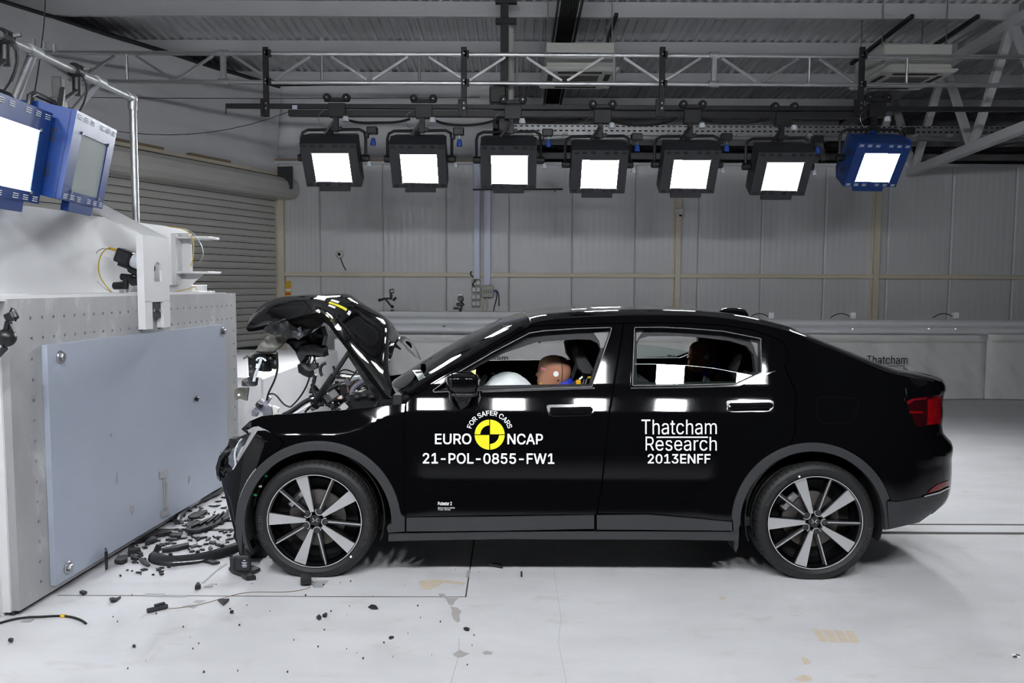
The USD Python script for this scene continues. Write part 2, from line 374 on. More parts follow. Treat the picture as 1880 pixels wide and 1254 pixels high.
# left wall: roller shutter set at an angle, sheeting above it
KX = np.array([P(512, 420, WY)[0], WY, 0]); KD = unit(np.array([-0.434, -1, 0]))     # from the corner towards the camera
KN = np.array([-KD[1], KD[0], 0]); KN = KN if KN@np.array([1, -0.3, 0]) > 0 else -KN
LW = 5.6
door = Thing('door_1', kind='structure')
zd = 2.98
def along(s, z, off=0): return KX+KD*s+KN*off+np.array([0, 0, z])
sl = 0.098; nsl = int((zd-0.62)/sl)
for k in range(nsl):
    z0 = 0.66+k*sl; t = np.linspace(0, 1, 7)
    pr = np.stack([0.012*np.sin(math.pi*t)**0.7, z0+t*(sl-0.008)], -1)
    g = np.stack([np.stack([along(s, q[1], q[0]) for q in pr]) for s in (0.06, LW-0.55)], 0)
    door.part('slat', slab(g, -KN*0.006), 'shutter', smooth=50)
door.part('shutter_backing', bar(along(0.02, 1.75, -0.05), along(LW, 1.75, -0.05), 2.6, 0.02, up=KN), 'dark_gap')
door.part('bottom_seal', bar(along(0.06, 0.625, 0.0), along(LW-0.55, 0.625, 0.0), 0.03, 0.06), 'rubber')
for s in (0.03, LW-0.5): door.part('guide_rail', bar(along(s, 0, 0.02), along(s, zd+0.05, 0.02), 0.09, 0.07, up=KN), 'wall_cream')
r0 = 0.17
a0 = np.linspace(0, 2*math.pi, 13)[:-1]
door.part('shutter_roll', cyl(along(-0.12, zd+0.12, 0.16), along(LW-0.5, zd+0.12, 0.16), r0, n=12), 'shutter', smooth=False)
door.part('roll_end_plate', pxprism([(509, 306), (537, 305), (537, 347), (511, 348)], 12.35, 0.02), 'lamp_black')
door.part('lintel_angle', bar(along(-0.05, zd+0.33, 0.08), along(LW, zd+0.33, 0.08), 0.1, 0.05), 'wall_cream')
for s in (1.15, 2.35, 3.4): door.part('timber_batten', bar(along(s, zd+0.375, 0.08), along(s+0.75, zd+0.375, 0.08), 0.08, 0.035), 'wood')
TE = KX+np.array([0, 0, 0]); TDv = unit(np.array([-0.72, -1, 0]))
A = P(512, 158, 12.85); Bq = A+TDv*7.5; Bq[2] = float(zr(Bq[1]))-0.235; A2 = A.copy(); A2[2] = float(zr(A[1]))-0.235
S('wall_left', drape('', Bq, A2, along(LW+1.5, zd+0.38, 0.02), along(0, zd+0.38, 0.02), amp=0.2, seed=4), 'sheet_white')
S('trim_1', tube([A2+np.array([0, 0, -0.03]), Bq+np.array([0, 0, -0.03])], 0.035, 8), 'black_steel')
S('wall_left_lower', bar(along(LW-0.42, 1.7, 0), along(LW+2.0, 1.7, 0), 3.4, 0.05, up=KN), 'wall_panel')

# lattice rafter on the right
raf = Thing('trim_2', kind='structure')
RX = 6.25
def rz(y, top): return float(zr(y))-0.26-(0 if top else 1.36)
for top in (1, 0): raf.part('chord', bar((RX, 6.0, rz(6.0, top)), (RX, 20, rz(20, top)), 0.12, 0.12), 'purlin_white')
for k in range(7):
    yt_, yb_ = 8.6+1.55*k, 9.37+1.55*k
    raf.part('strut', bar((RX, yt_, rz(yt_, 1)), (RX, yb_, rz(yb_, 0)), 0.1, 0.07), 'purlin_white')
    raf.part('strut', bar((RX, yb_, rz(yb_, 0)), (RX, yt_+1.55, rz(yt_+1.55, 1)), 0.1, 0.07), 'purlin_white')

# ---- things on the wall and under the roof ------------------------------------------------------
tr = Thing('lighting_truss', 'silver aluminium ladder truss spanning the hall above the row of flood lamps', 'truss')
TY = 9.67
zt1, zt2 = P(940, 100.5, TY)[2], P(940, 153, TY)[2]
xc, xd = P(410, 120, TY)[0], P(1311, 120, TY)[0]
x0, x1 = P(-90, 120, TY)[0], P(2000, 120, TY)[0]
for a, b in ((x0, xc-.02), (xc+.02, xd-.02), (xd+.02, x1)):
    for z in (zt1, zt2): tr.part('chord', cyl((a, TY, z), (b, TY, z), 0.027, n=14), 'alu')
sp = 178.6/1450*TY
for k in range(-2, 7):
    xb = P(500+178.8*k, 150, TY)[0]
    for sgn in (-1, 1): tr.part('brace', bar((xb+sgn*0.03, TY, zt2+0.03), (xb+sgn*0.46, TY, zt1-0.03), 0.03, 0.03), 'alu')
    if k != 4: tr.part('brace', cyl((xb+sp/2, TY, zt2), (xb+sp/2, TY, zt1), 0.017, n=8), 'alu')
for x in (xc, xd): tr.part('coupler', cat(*[cyl((x-0.06, TY, z), (x+0.06, TY, z), 0.042, n=12) for z in (zt1, zt2)], cbox((x, TY, (zt1+zt2)/2), (0.07, 0.05, zt1-zt2), 0.01)), 'galv')
rail = Thing('lamp_rail', 'long black rail under the truss that carries the flood lamps', 'rail')
zra, zrb = P(940, 197, TY)[2], P(940, 208, TY)[2]
rail.part('rail_beam', cbox(((P(415, 195, TY)[0]+x1)/2, TY, zra), (x1-P(415, 195, TY)[0], 0.05, 0.055)), 'black_steel')
rail.part('rail_channel', cbox(((P(530, 208, TY)[0]+P(1590, 208, TY)[0])/2, TY+0.01, zrb-0.01), (P(1590, 208, TY)[0]-P(530, 208, TY)[0], 0.08, 0.075)), 'black_steel')
rail.part('end_hook', tube([P(415, 198, TY), P(415, 210, TY)], 0.006, 6), 'black_steel')
rail.part('tape_mark', cbox(P(541, 197, TY-0.03), (0.06, 0.006, 0.05)), 'conduit', label='pale blue tape on the black rail')
for px in (490, 852, 1214.5, 1579):
    x = P(px, 150, TY)[0]; zt_ = P(px, 88, TY)[2]; zb_ = P(px, 216, TY)[2]
    h = rail.part('rail_hanger', cat(cbox((x, TY-0.035, (zt_+zb_)/2), (0.068, 0.03, zt_-zb_)), cbox((x-0.045, TY-0.03, zb_+0.11), (0.05, 0.04, 0.2)),
        cbox((x+0.03, TY-0.02, zt1), (0.06, 0.06, 0.08)), cbox((x+0.03, TY-0.02, zt2), (0.06, 0.06, 0.08))), 'black_steel')
    rail.part('bolt', cat(*[cyl((x, TY-0.048, z), (x, TY-0.06, z), 0.012, n=8) for z in (zt1, zt2+0.02, zt2-0.02, zb_+0.1, zb_+0.16)]), 'steel', parent=h)
mast = Thing('hoist_mast', 'tall black hoist post dropping from the roof through the truss to the lamp rail', 'post')
MX, MY = P(926, 100, TY+0.12)[0], TY+0.12
mast.part('post', cbox((MX, MY, 4.55), (0.095, 0.09, 2.9)), 'black_steel')
for py, w in ((4, 0.26), (41, 0.25)): z = P(926, py, MY)[2]; mast.part('cross_bracket', cbox((MX+0.02, MY-0.03, z), (w, 0.08, 0.06)), 'black_steel')
mast.part('hoist_motor', cbox(P(914, 176, MY-0.08), (0.2, 0.16, 0.2), 0.015), 'black_plastic')
mast.part('load_chain', tube([P(910, 188, MY-0.08), P(910, 203, MY-0.08)], 0.008, 6), 'steel')
mast.part('post_foot', cbox((MX, MY, P(926, 228, MY)[2]), (0.12, 0.1, 0.3)), 'black_steel')
single('tube_lamp', 'pale unlit tube lamp hanging upright just right of the hoist post', 'lamp', cat(cyl(P(937, 60, 9.95), P(937, 190, 9.95), 0.045, n=14), cyl(P(937, 53, 9.95), P(937, 61, 9.95), 0.05, n=14)), 'ac_white')
lad = Thing('cable_ladder', 'dark cable ladder full of cables running along the roof beside the hoist post', 'cable tray')
for dx in (-0.14, 0.14): lad.part('side_rail', bar((0.66+dx, 7.2, zr(7.2)-0.3), (0.66+dx, 13.6, zr(13.6)-0.3), 0.02, 0.08), 'black_steel')
for k in range(7): lad.part('cable', tube([(0.56+0.033*k, 7.2, zr(7.2)-0.29), (0.57+0.03*k, 10, zr(10)-0.31), (0.56+0.033*k, 13.6, zr(13.6)-0.29)], 0.017, 6, 4), 'rubber')
for x, lb in ((1.27, 'dark channel strut under the roof above the middle ceiling air conditioner'), (4.92, 'left dark channel strut above the right-hand ceiling air conditioner'), (5.73, 'right dark channel strut above the right-hand ceiling air conditioner')):
    st = Thing('channel_strut', lb, 'strut')
    st.part('channel', bar((x, 10.0, zr(10.0)-0.23), (x, 11.75, zr(11.75)-0.23), 0.045, 0.045), 'black_steel')
    st.part('drop_rod', tube([(x, 10.7, zr(10.7)-0.24), (x, 10.7, 4.34)], 0.006, 6), 'steel')
def cassette(x, lb):
    a = Thing('air_conditioner', lb, 'air conditioner', 'ceiling air conditioners'); y, z = 10.4, 4.26
    [a.part('hanger', cyl((x+sx*.4, y+sy*.3, z+.3), (x+sx*.4, y+sy*.3, float(zr(y+sy*.3))), .008, n=6), 'steel') for sx in (-1, 1) for sy in (-1, 1)]
    a.part('casing', cbox((x, y, z+0.19), (0.84, 0.84, 0.3), 0.01), 'ac_white')
    a.part('fascia', hull([(x+sx*q, y+sy*q, zz) for sx in (-1, 1) for sy in (-1, 1) for q, zz in ((0.475, z+0.03), (0.475, z+0.012), (0.45, z-0.012))]), 'ac_white', smooth=False)
    a.part('grille', cbox((x, y, z-0.014), (0.5, 0.5, 0.01)), 'grey_box')
    for k in range(9): a.part('grille_bar', cbox((x, y-0.22+0.055*k, z-0.021), (0.5, 0.014, 0.008)), 'lamp_black')
    for sx, sy in ((0, -1), (0, 1), (1, 0), (-1, 0)): a.part('air_slot', cbox((x+sx*0.36, y+sy*0.36, z-0.013), (0.55 if sy else 0.07, 0.07 if sy else 0.55, 0.006)), 'print_black')
    for sx in (-1, 1):
        for sy in (-1, 1): a.part('corner_cap', cbox((x+sx*0.36, y+sy*0.36, z-0.015), (0.1, 0.1, 0.006)), 'ac_white')
cassette(0.83, 'square white ceiling air conditioner hanging behind the truss near the middle')
cassette(5.0, 'square white ceiling air conditioner hanging behind the truss at the right')
for (p, q), lb in ((((0.05, 10.45), (1.02, 10.45)), ''),): pass
ct = Thing('cable_tray', 'grey perforated cable tray running along the wall above the right-hand flood lamps', 'cable tray')
cy = 12.05; za = P(1400, 240, cy)[2]; xa, xb2 = P(930, 240, cy)[0], 9.2
holes = []
ct.part('tray_side', cbox(((xa+xb2)/2, cy, za), (xb2-xa, 0.012, 0.16)), 'galv')
ct.part('tray_base', cbox(((xa+xb2)/2, cy+0.15, za-0.075), (xb2-xa, 0.3, 0.01)), 'galv')
nn = int((xb2-xa)/0.085)
ct.part('perforation', cat(*[box((xa+0.05+0.085*k, cy-0.0065, za-0.012), (0.045, 0.003, 0.022)) for k in range(nn)]), 'print_black', kind='stuff')
ct.part('perforation', cat(*[box((xa+0.05+0.085*k, cy-0.0065, za+0.055), (0.045, 0.003, 0.018)) for k in range(nn)]), 'print_black', kind='stuff')
lb_ = Thing('lighting_bar', 'thin white bar of fittings running along the wall just under the perforated cable tray', 'bar')
lz = P(1400, 257, cy)[2]
lb_.part('bar', cbox(((xa+xb2)/2, cy-0.1, lz), (xb2-xa, 0.07, 0.05)), 'galv')
for k in range(16): lb_.part('fitting', cbox((xa+0.35+0.52*k, cy-0.1, lz+0.05), (0.09, 0.06, 0.04)), 'grey_box')
fl = Thing('strip_light', 'unlit yellowed strip light under the sloping white beam at the far right', 'light')
fl.part('diffuser', bar(P(1745, 279, 13.2), P(1905, 252, 13.6), 0.14, 0.08, ch=0.02), 'ac_white')
fl.part('end_cap', bar(P(1737, 280, 13.19), P(1746, 279, 13.2), 0.15, 0.09), 'grey_box')
dp = Thing('dark_pole', 'thin black bar fixed across the wall just below the third lamp', 'bar'); dp.part('bar', cyl(P(868, 348, 12.4), P(1033, 347.5, 12.4), 0.013, n=8), 'black_steel')
for px in (912, 1020): dp.part('standoff', cyl(P(px, 348, 12.4), P(px, 348, 12.4)+np.array([0, .21, 0]), 0.012, n=8), 'black_steel')
def trunk(px0, px1, yt, yb, lb):
    a, b = P(px0, yt, WY-0.06), P(px1, yb, WY-0.06)
    single('cable_trunking', lb, 'trunking', cbox(((a[0]+b[0])/2, WY-0.06, (a[2]+b[2])/2), (b[0]-a[0], 0.1, a[2]-b[2]), 0.006), 'conduit', 'pale cable trunkings')
trunk(869.5, 881, 262, 513, 'left pale lilac cable trunking running down the wall to the sockets')
trunk(888.5, 900.5, 340, 524, 'right pale lilac cable trunking running down the wall to the switch box')
sk = Thing('socket_panel', 'column of white power sockets on the wall below the left trunking', 'socket')
for k in range(4):
    c = P(874, 519+13*k, WY-0.04); b = sk.part('socket', cbox(c, (0.14, 0.06, 0.095), 0.008), 'grey_box')
    for dx in (-0.035, 0.035): sk.part('socket_face', cbox(c+np.array([dx, -0.032, 0]), (0.045, 0.008, 0.05)), 'slot_white', parent=b)
sk.part('lead', tube([P(866, 498, WY-.1), P(868, 508, WY-.1), P(873, 514, WY-.1), P(868, 522, WY-.1), P(870, 526, WY-.1)], 0.01, 6, 6), 'rubber')
sb = Thing('switch_box', 'grey switch box on the wall below the right trunking', 'switch box')
c = P(895, 535, WY-0.06); sb.part('casing', cbox(c, (0.185, 0.1, 0.19), 0.01), 'grey_box')
for i in range(4):
    for j in range(2): sb.part('switch', cbox(c+np.array([-0.055+0.037*i, -0.052, 0.012-0.03*j]), (0.014, 0.012, 0.014)), 'print_black')
sb.part('plug', cyl(P(906, 534, WY-.1), P(912, 534, WY-.1), 0.014, n=8), 'blue_plug')
sb.part('lead', tube([P(912, 534, WY-.1), P(915, 540, WY-.1), P(916, 555, WY-.1), P(916, 562, WY-.1)], 0.008, 6, 5), 'rubber')
sb.part('lead', tube([P(912, 534, WY-.1), P(912, 545, WY-.1), P(908, 562, WY-.1), P(906, 572, WY-.1)], 0.008, 6, 5), 'rubber')
for px in (887, 894): sb.part('conduit', cyl(P(px, 546, WY-.05), P(px, 580, WY-.05), 0.014, n=8), 'wall_cream')
def dome(px, py, r, lb):
    t = Thing('wall_camera', lb, 'camera', 'round wall cameras'); c = P(px, py, WY-0.02)
    t.part('base', lathe([(1e-4, 0.08), (r*0.8, 0.07), (r, 0.05), (r, 0)], c+np.array([0, 0.02, 0]), (0, -1, 0), 20), 'ac_white')
    t.part('lens', lathe([(1e-4, 0.03), (r*0.3, 0.02), (r*0.42, 0)], c+np.array([0, -0.055, 0]), (0, -1, 0), 16), 'print_black')
    return t
d1 = dome(624, 467, 0.062, 'round white wall camera with a wire hanging from it, left of the trunking')
d1.part('wire', tube([P(625, 473, WY-.02), P(630, 487, WY-.02), P(635, 496, WY-.02)], 0.008, 6), 'rubber')
d2 = dome(1247.5, 396, 0.066, 'round wall camera on the cream post right of the middle')
d2.part('bracket', cbox(P(1247.5, 388, WY-0.1), (0.12, 0.12, 0.1), 0.02), 'ac_white')
sg_ = Thing('wall_sign', 'orange and yellow notice on the wall at the corner beside the shutter', 'sign')
sg_.part('board', pxprism([(520, 516), (534, 516), (534, 544), (520, 544)], WY-0.025, 0.01), 'amber')
sg_.part('band', pxprism([(520, 530), (534, 530), (534, 534.5), (520, 534.5)], WY-0.027, 0.004), 'white')
sg_.part('panel', pxprism([(522, 518), (532, 518), (532, 528), (522, 528)], WY-0.027, 0.004), 'yellow')
sg_.part('warning_stripe', pxprism([(521, 538), (533, 538), (533, 541), (521, 541)], WY-0.027, 0.004), 'red')

# ---- guard rail, shelf and padding in front of the wall -------------------------------------------
GY = 11.35
zg0, zg1 = P(700, 612, GY)[2], P(700, 583, GY)[2]
gx0, gx1 = P(610, 600, GY)[0], 9.0
hh = zg1-zg0; q = np.linspace(0, 1, 25)
pr = np.stack([-0.05*np.abs(np.sin(2*math.pi*q))**0.8-0.01, zg0+q*hh], -1)
gr = Thing('guard_rail', 'white double-ridged steel guard rail above the padded covers', 'guard rail')
g = np.stack([np.stack([np.full(25, x), GY+pr[:, 0], pr[:, 1]], -1) for x in np.linspace(gx0, gx1, 8)], 0)
gr.part('rail', slab(g[::-1], (0, 0.02, 0)), 'guard_white', smooth=60)
gr.part('rail_end', cyl((gx0, GY-0.02, zg0+hh/2), (gx0-0.1, GY-0.02, zg0+hh/2), hh/2, hh*0.36, n=16, ch=0.03), 'guard_white')
for px in (1565, 1705, 1754): gr.part('bolt', cyl(P(px, 604, GY-0.055), P(px, 604, GY-0.08), 0.014, n=8), 'steel')
gr.part('tag', cbox(P(815, 599, GY-0.07), (0.05, 0.01, 0.012)), 'print_black')
shf = Thing('ledge', 'white ledge running along the wall behind the raised bonnet', 'shelf'); shf.part('board', cbox(((P(692, 576, 11.7)[0]+P(1330, 576, 11.7)[0])/2, 11.75, P(800, 577, 11.7)[2]), (P(1330, 576, 11.7)[0]-P(692, 576, 11.7)[0], 0.3, 0.085)), 'guard_white')
for px in (720, 900, 1080, 1260): shf.part('bracket', cbox((P(px, 577, 11.7)[0], 12.2, P(px, 579, 11.7)[2]), (.06, .8, .06)), 'guard_white')
for px, lb in ((1415, 'small white box on the guard rail above the rear of the car'), (1565.5, 'small white box with wires on the guard rail behind the sloping tail'), (1754, 'small white box on the guard rail at the far right')):
    b = Thing('sensor_box', lb, 'box', 'white boxes on the guard rail')
    c = P(px, 579, GY+0.03); b.part('casing', cbox(c+np.array([0, 0, -0.0]), (0.075, 0.06, 0.085)), 'white')
    b.part('wire', tube([c+np.array([-0.04, 0, -0.02]), c+np.array([-0.12, 0.02, 0.02]), c+np.array([-0.3, 0.05, -0.04])], 0.006, 5, 5), 'rubber')
PY = 11.28
seams = [648, 712, 1078, 1444, 1810, 2180]
padl = ['short padded white cover at the left end of the guard rail', 'padded white printed cover seen past the windscreen and front window', 'padded white printed cover seen through the rear window',
        'padded white printed cover with dark lettering behind the tail of the car', 'padded white cover at the right edge of the hall']
def words(th, s1, s2, px0, px1, y1, y2, Y, look='print_black', bold=False):
    a, b = P(px0, y1, Y), P(px1, y1, Y); w = b[0]-a[0]
    h = 0.75*(P(px0, y1-20, Y)[2]-P(px0, y1, Y)[2])
    for s, yy in ((s1, y1), (s2, y2)):
        v, f = text(s, h, 0.003, bold, w); o = P(px0, yy, Y)
        th.part('lettering', (o+np.stack([v[:, 0], -v[:, 2], v[:, 1]], -1), f), look, smooth=False)
    o = P(px0, (y1+y2)/2-6, Y); th.part('lettering', box(o+np.array([w*0.56, -0.002, 0]), (w*0.74, 0.003, 0.008)), look)
for k in range(5):
    a, b = P(seams[k], 660, PY)[0]+0.008, P(seams[k+1], 660, PY)[0]-0.008
    n, m = 60 if k else 14, 30
    u, v = np.meshgrid(np.linspace(a, b, n), np.linspace(0.01, P(seams[k], 612.5, PY)[2]-0.01, m), indexing='ij')
    e = np.minimum(np.minimum((u-a), (b-u))/0.12, 1)**0.5
    fold = meshkit.fbm(np.stack([u*3.0+v*1.8, v*1.3+k*9, u*0+0.5], -1), 5, k)-0.5
    top = np.where(v > v.max()-0.08, -0.02, 0.0)
    y = PY-0.05*e-0.15*fold*e*np.clip(1.2-v/v.max()*0.5, 0, 1)+top
    c = Thing('padded_cover', padl[k], 'cover', 'padded covers under the guard rail')
    c.part('cover', slab(np.stack([u, y, v], -1)[::-1], (0, 0.02, 0)), 'padding', smooth=60)
    for zf in (v.max()-0.085, v.max()-0.1): c.part('hem', bar((a+0.02, PY-0.088, zf), (b-0.02, PY-0.088, zf), 0.006, 0.004), 'wall_cream')
    if k in (1, 2, 3): words(c, 'Thatcham', 'Research', 858+(k-1)*366.5, 933+(k-1)*366.5, 665.5+(k-1)*1.2, 685.5+(k-1)*1.2, PY-0.15)
# ---- flood lamps ------------------------------------------------------------------------------
def flood(label, M, colour='lamp_black', lit='lamp_lit', group=None, tilt=35, s=1.0, trolley=True, lz=1.0):
    """A box flood lamp in a yoke, built around its pivot, facing local -y and tipped down by tilt."""
    t = Thing('flood_lamp', label, 'flood lamp', group, matrix=M)
    R = rot('x', tilt)
    def L(g): return xf((np.asarray(g[0])*s, g[1]), R)
    W, H, D = 0.66, 0.56, 0.40
    h = t.part('housing', L(hull([(sx*W/2, -D/2+0.03, sz*H/2) for sx in (-1, 1) for sz in (-1, 1)]+[(sx*W/2, 0.03, sz*H/2) for sx in (-1, 1) for sz in (-1, 1)]+[(sx*W*0.43, D/2*lz, sz*H*0.40) for sx in (-1, 1) for sz in (-1, 1)])), colour, smooth=False)
    outer = sg.box(-W/2, -H/2, W/2, H/2); inner = sg.box(-0.205, -0.215, 0.225, 0.155)
    t.part('front_frame', L(prism(outer.difference(inner), (0, -D/2, 0), (1, 0, 0), (0, 0, 1), (0, 1, 0), 0.035)), colour, smooth=False)
    t.part('lit_panel' if lit.startswith('lamp_lit') else 'glass_panel', L(box((0.01, -D/2+0.012, -0.03), (0.43, 0.008, 0.37))), lit)
    t.part('bottom_lip', L(cbox((0, -D/2+0.03, -H/2-0.03), (0.37, 0.05, 0.07))), colour)
    t.part('top_latch', L(cbox((-0.02, 0.1, H/2-0.005), (0.07, 0.05, 0.04))), colour)
    for sx in (-1, 1):
        for cz in (.158, -.218): t.part('corner_clip', L(cbox((sx*0.217+.01, -D/2-0.004, cz), (0.02, 0.012, 0.02))), 'steel')
    vents = [cbox((sx*(0.08+0.10*k), -D/2-0.003, zz+0.012*j-0.01), (0.055, 0.006, 0.006)) for sx in (-1, 1) for k in range(3) for zz in (0.245, -0.255) for j in range(3)]
    t.part('vent_slot', L(cat(*vents)), 'slot_white' if colour == 'lamp_blue' else 'print_black', parent=h, kind='stuff')
    sidev = [cbox((sx*(W/2+0.001), -0.02-0.012*j, zz), (0.004, 0.005, 0.09)) for sx in (-1, 1) for j in range(8) for zz in (-0.12, 0.1)]
    t.part('vent_slot', L(cat(*sidev)), 'print_black', parent=h, kind='stuff')
    def K(g): return np.asarray(g[0])*s, g[1]
    y = t.part('yoke', K(tube([(-0.39, 0, -0.03), (-0.39, 0, 0.24), (-0.37, 0, 0.30), (-0.31, 0, 0.33), (0.31, 0, 0.34), (0.37, 0, 0.31), (0.385, 0, 0.24), (0.385, 0, -0.03)], 0.018, 8)), 'black_steel')
    for sx in (-1, 1): t.part('pivot_knob', K(cyl((sx*0.33, 0, 0), (sx*0.43, 0, 0), 0.045, n=12, ch=0.008)), 'black_plastic', parent=y)
    t.part('stem', K(cat(cbox((0.03, 0, 0.41), (0.06, 0.06, 0.20)), cbox((0.03, 0, 0.345), (0.15, 0.05, 0.05)), bar((0.02, -0.03, 0.44), (-0.12, -0.06, 0.24), 0.03, 0.03))), 'black_steel')
    if trolley:
        p = t.part('pan_box', cat(cbox((0.465, 0, 0.325), (0.13, 0.1, 0.085), 0.01), cbox((0.40, 0, 0.27), (0.05, 0.06, 0.07), 0.01)), 'black_plastic')
        t.part('pan_cord', cyl((0.475, 0, 0.3), (0.475, 0, 0.24), 0.004, n=6), 'steel', parent=p)
        t.part('pan_bell', lathe([(1e-4, 0.09), (0.022, 0.08), (0.034, 0.03), (0.034, 0)], (0.475, 0, 0.155), (0, 0, 1), 12), 'blue_plug', parent=p)
        t.part('side_bell', lathe([(1e-4, 0.06), (0.02, 0.055), (0.035, 0)], (0.43, -0.02, -0.10), (0, 0, 1), 12), 'slot_white')
        t.part('top_bell', lathe([(0.03, 0.06), (0.04, 0.03), (0.04, 0), (1e-4, 0)], (0.16, -0.06, 0.42), (0, 0, 1), 12), 'slot_white')
        tr_ = t.part('trolley', cat(cbox((0.05, 0.0, 0.56), (0.2, 0.1, 0.16)), cbox((0.05, -0.03, 0.68), (0.3, 0.03, 0.05), 0.01)), 'black_steel')
        for dx in (-0.115, 0.115):
            t.part('trolley_wheel', cyl((0.05+dx, -0.06, 0.705), (0.05+dx, 0.0, 0.705), 0.048, n=16, ch=0.008), 'rubber', parent=tr_)
            t.part('axle', cyl((0.05+dx, -0.068, 0.705), (0.05+dx, -0.05, 0.705), 0.012, n=8), 'steel', parent=tr_)
        t.part('safety_wire', tube([(-0.1, -0.04, 0.55), (-0.16, -0.04, 0.42), (-0.06, -0.03, 0.34), (0.0, -0.02, 0.36)], 0.004, 5, 5), 'steel')
    return t
LY = TY-0.02
def aim(px, py, tx=0.0):
    c = P(px, py, LY); yaw = tx; return matrix(rot('z', yaw), c)
rowl = ['leftmost of the black flood lamps hanging from the truss', 'second black flood lamp from the left under the truss', 'third black flood lamp from the left, beside the hoist post',
        'middle black flood lamp of the row under the truss', 'fifth black flood lamp from the left under the truss', 'black flood lamp beside the blue one, at the right of the row']
pos = [(613, 290), (771, 292), (934, 294), (1097, 302), (1261, 302), (1428, 306)]
f0 = flood(rowl[0], aim(*pos[0]), group='black flood lamps hanging in a row')
for q, lb in list(zip(pos, rowl))[1:]: Copy(f0, aim(*q), lb)
fb = flood('blue flood lamp at the right end of the row under the truss', aim(1598, 290, 5), 'lamp_blue', 'lamp_lit', 'lit blue flood lamps')
# the twin row behind the camera, over the near side: it lights the car's flank and is mirrored in it
nlab = ['mirrored as glints above the front wheel', 'mirrored as the bright bar on the front wing', 'mirrored as the patch above the yellow roundel', 'mirrored as the patch above the front door handle',
        'mirrored as the patch above the rear door lettering', 'mirrored as the patch above the rear door handle', 'mirrored as the bright bar on the rear wing']
fn = None; NLY, NLZ = 1.0, 3.8
for k, x in enumerate((-2.75, -1.85, -0.95, -0.05, 0.85, 1.75, 2.65)):
    Mx = matrix(rot('z', 180-4*x), (x, NLY, NLZ)); lb = 'flood lamp behind the camera, '+nlab[k]
    if fn is None: fn = flood(lb, Mx, lit='lamp_lit_near', tilt=42, group='flood lamps mirrored in the car', s=0.76, trolley=False)
    else: Copy(fn, Mx, lb)
# cables looping from lamp to lamp
for k, (a, b) in enumerate(zip(pos[:-1], pos[1:])):
    A, B = P(a[0]+18, 216, TY-.05), P(b[0]-18, 218, TY-.05)
    m = (A+B)/2-np.array([0, 0.03, 0.06+0.03*(k % 2)])
    single('lamp_cable', f'black cable slung between {["the first and second","the second and third","the third and fourth","the fourth and fifth","the fifth and sixth"][k]} flood lamps under the rail', 'cable', tube([A, (A*2+m)/3-np.array([0, 0, .03]), m, (B*2+m)/3-np.array([0, 0, .02]), B], 0.016, 6, 6), 'rubber', 'cables between the flood lamps')

# ---- crash barrier ----------------------------------------------------------------------------------
B0 = Fl(37, 1131); BD = unit([86/1450., 1, 0]); BN = np.array([BD[1], -BD[0], 0])
def BF(px, py, off=0.0):
    d = FW+(px-940)/FPX*RT+(627-py)/FPX*UP; o = B0+BN*off
    return C0+d*(((o-C0)@BN)/(d@BN))
def bs(p): return (np.asarray(p)-B0)@BD
def BW(s, z, off=0.0): return B0+BD*s+BN*off+np.array([0, 0, z])
def bprism(poly, off, t): return prism(poly, B0+BN*(off-t), BD, (0, 0, 1), BN, t)
bz = np.mean([BF(20, 549)[2], BF(433, 538)[2]]); bl = bs(BF(433, 560))
ba = Thing('crash_barrier', 'drilled grey steel plate on the massive white crash barrier', 'crash barrier')
s1, s2 = bs(BF(56, 584)), bs(BF(250, 574)); hp = (s2-s1)/11
zt_1, zt_2 = BF(56, 584)[2], BF(58, 622)[2]
hol = [(s1+hp*k, z) for k in range(0, int((bl-s1)/hp)+1) for z in (zt_1, zt_2)]
zz = zt_2
while zz > 0.2: zz -= zt_1-zt_2; hol += [(s1, zz), (s1+hp, zz), (bl-0.06, zz), ]
def circ(c, r, n=7): return [(c[0]+r*math.cos(2*math.pi*i/n), c[1]+r*math.sin(2*math.pi*i/n)) for i in range(n)]
pl = sg.Polygon([(0, 0.025), (bl, 0.025), (bl, bz), (0, bz)], [circ(h, 0.0085) for h in hol if h[0] < bl-0.02])
ba.part('steel_plate', bprism(pl, 0, 0.045), 'barrier_steel', smooth=False)
ba.part('plate_backing', bprism(sg.box(0.01, 0.03, bl-0.01, bz-0.01), -0.046, 0.03), 'dark_gap')
ba.part('edge_channel', bprism(sg.box(-0.035, 0.0, bl, bz+0.005), -0.078, 0.03), 'white_paint')
ba.part('plate_end', bprism(sg.box(-.012, 0.02, .012, bz), -.04, .045), 'white_paint')
ba.part('floor_gap', bprism(sg.box(-0.0, 0.002, bl, 0.022), -0.03, 0.02), 'dark_gap')
BO = -0.34
btop = np.mean([BF(0, 369, BO)[2], BF(342, 422, BO)[2]])
bl2 = bs(BF(347, 480, BO))
q = np.linspace(-1.6, bl2, 40)
up_ = [(-1.6, 0.0)]+[(bl, 0.0), (bl, bz-0.02), (bl2, bz-0.02)]+[(s, btop+0.006*(meshkit.noise(np.array([[s*9, 0, 0]]))[0]-0.5)) for s in q[::-1]]
ba.part('lower_block', bprism(sg.box(-1.6, 0, bl, bz-0.02), -0.085, 0.4), 'barrier_white', smooth=False)
ba.part('concrete_block', bprism(sg.Polygon(up_).buffer(0), BO, 1.9), 'barrier_white', smooth=False)
ba.part('step_ledge', bprism(sg.box(-1.6, bz-0.01, bs(BF(372, 530, -.1)), bz+0.016), -0.01, 0.36), 'white_paint')
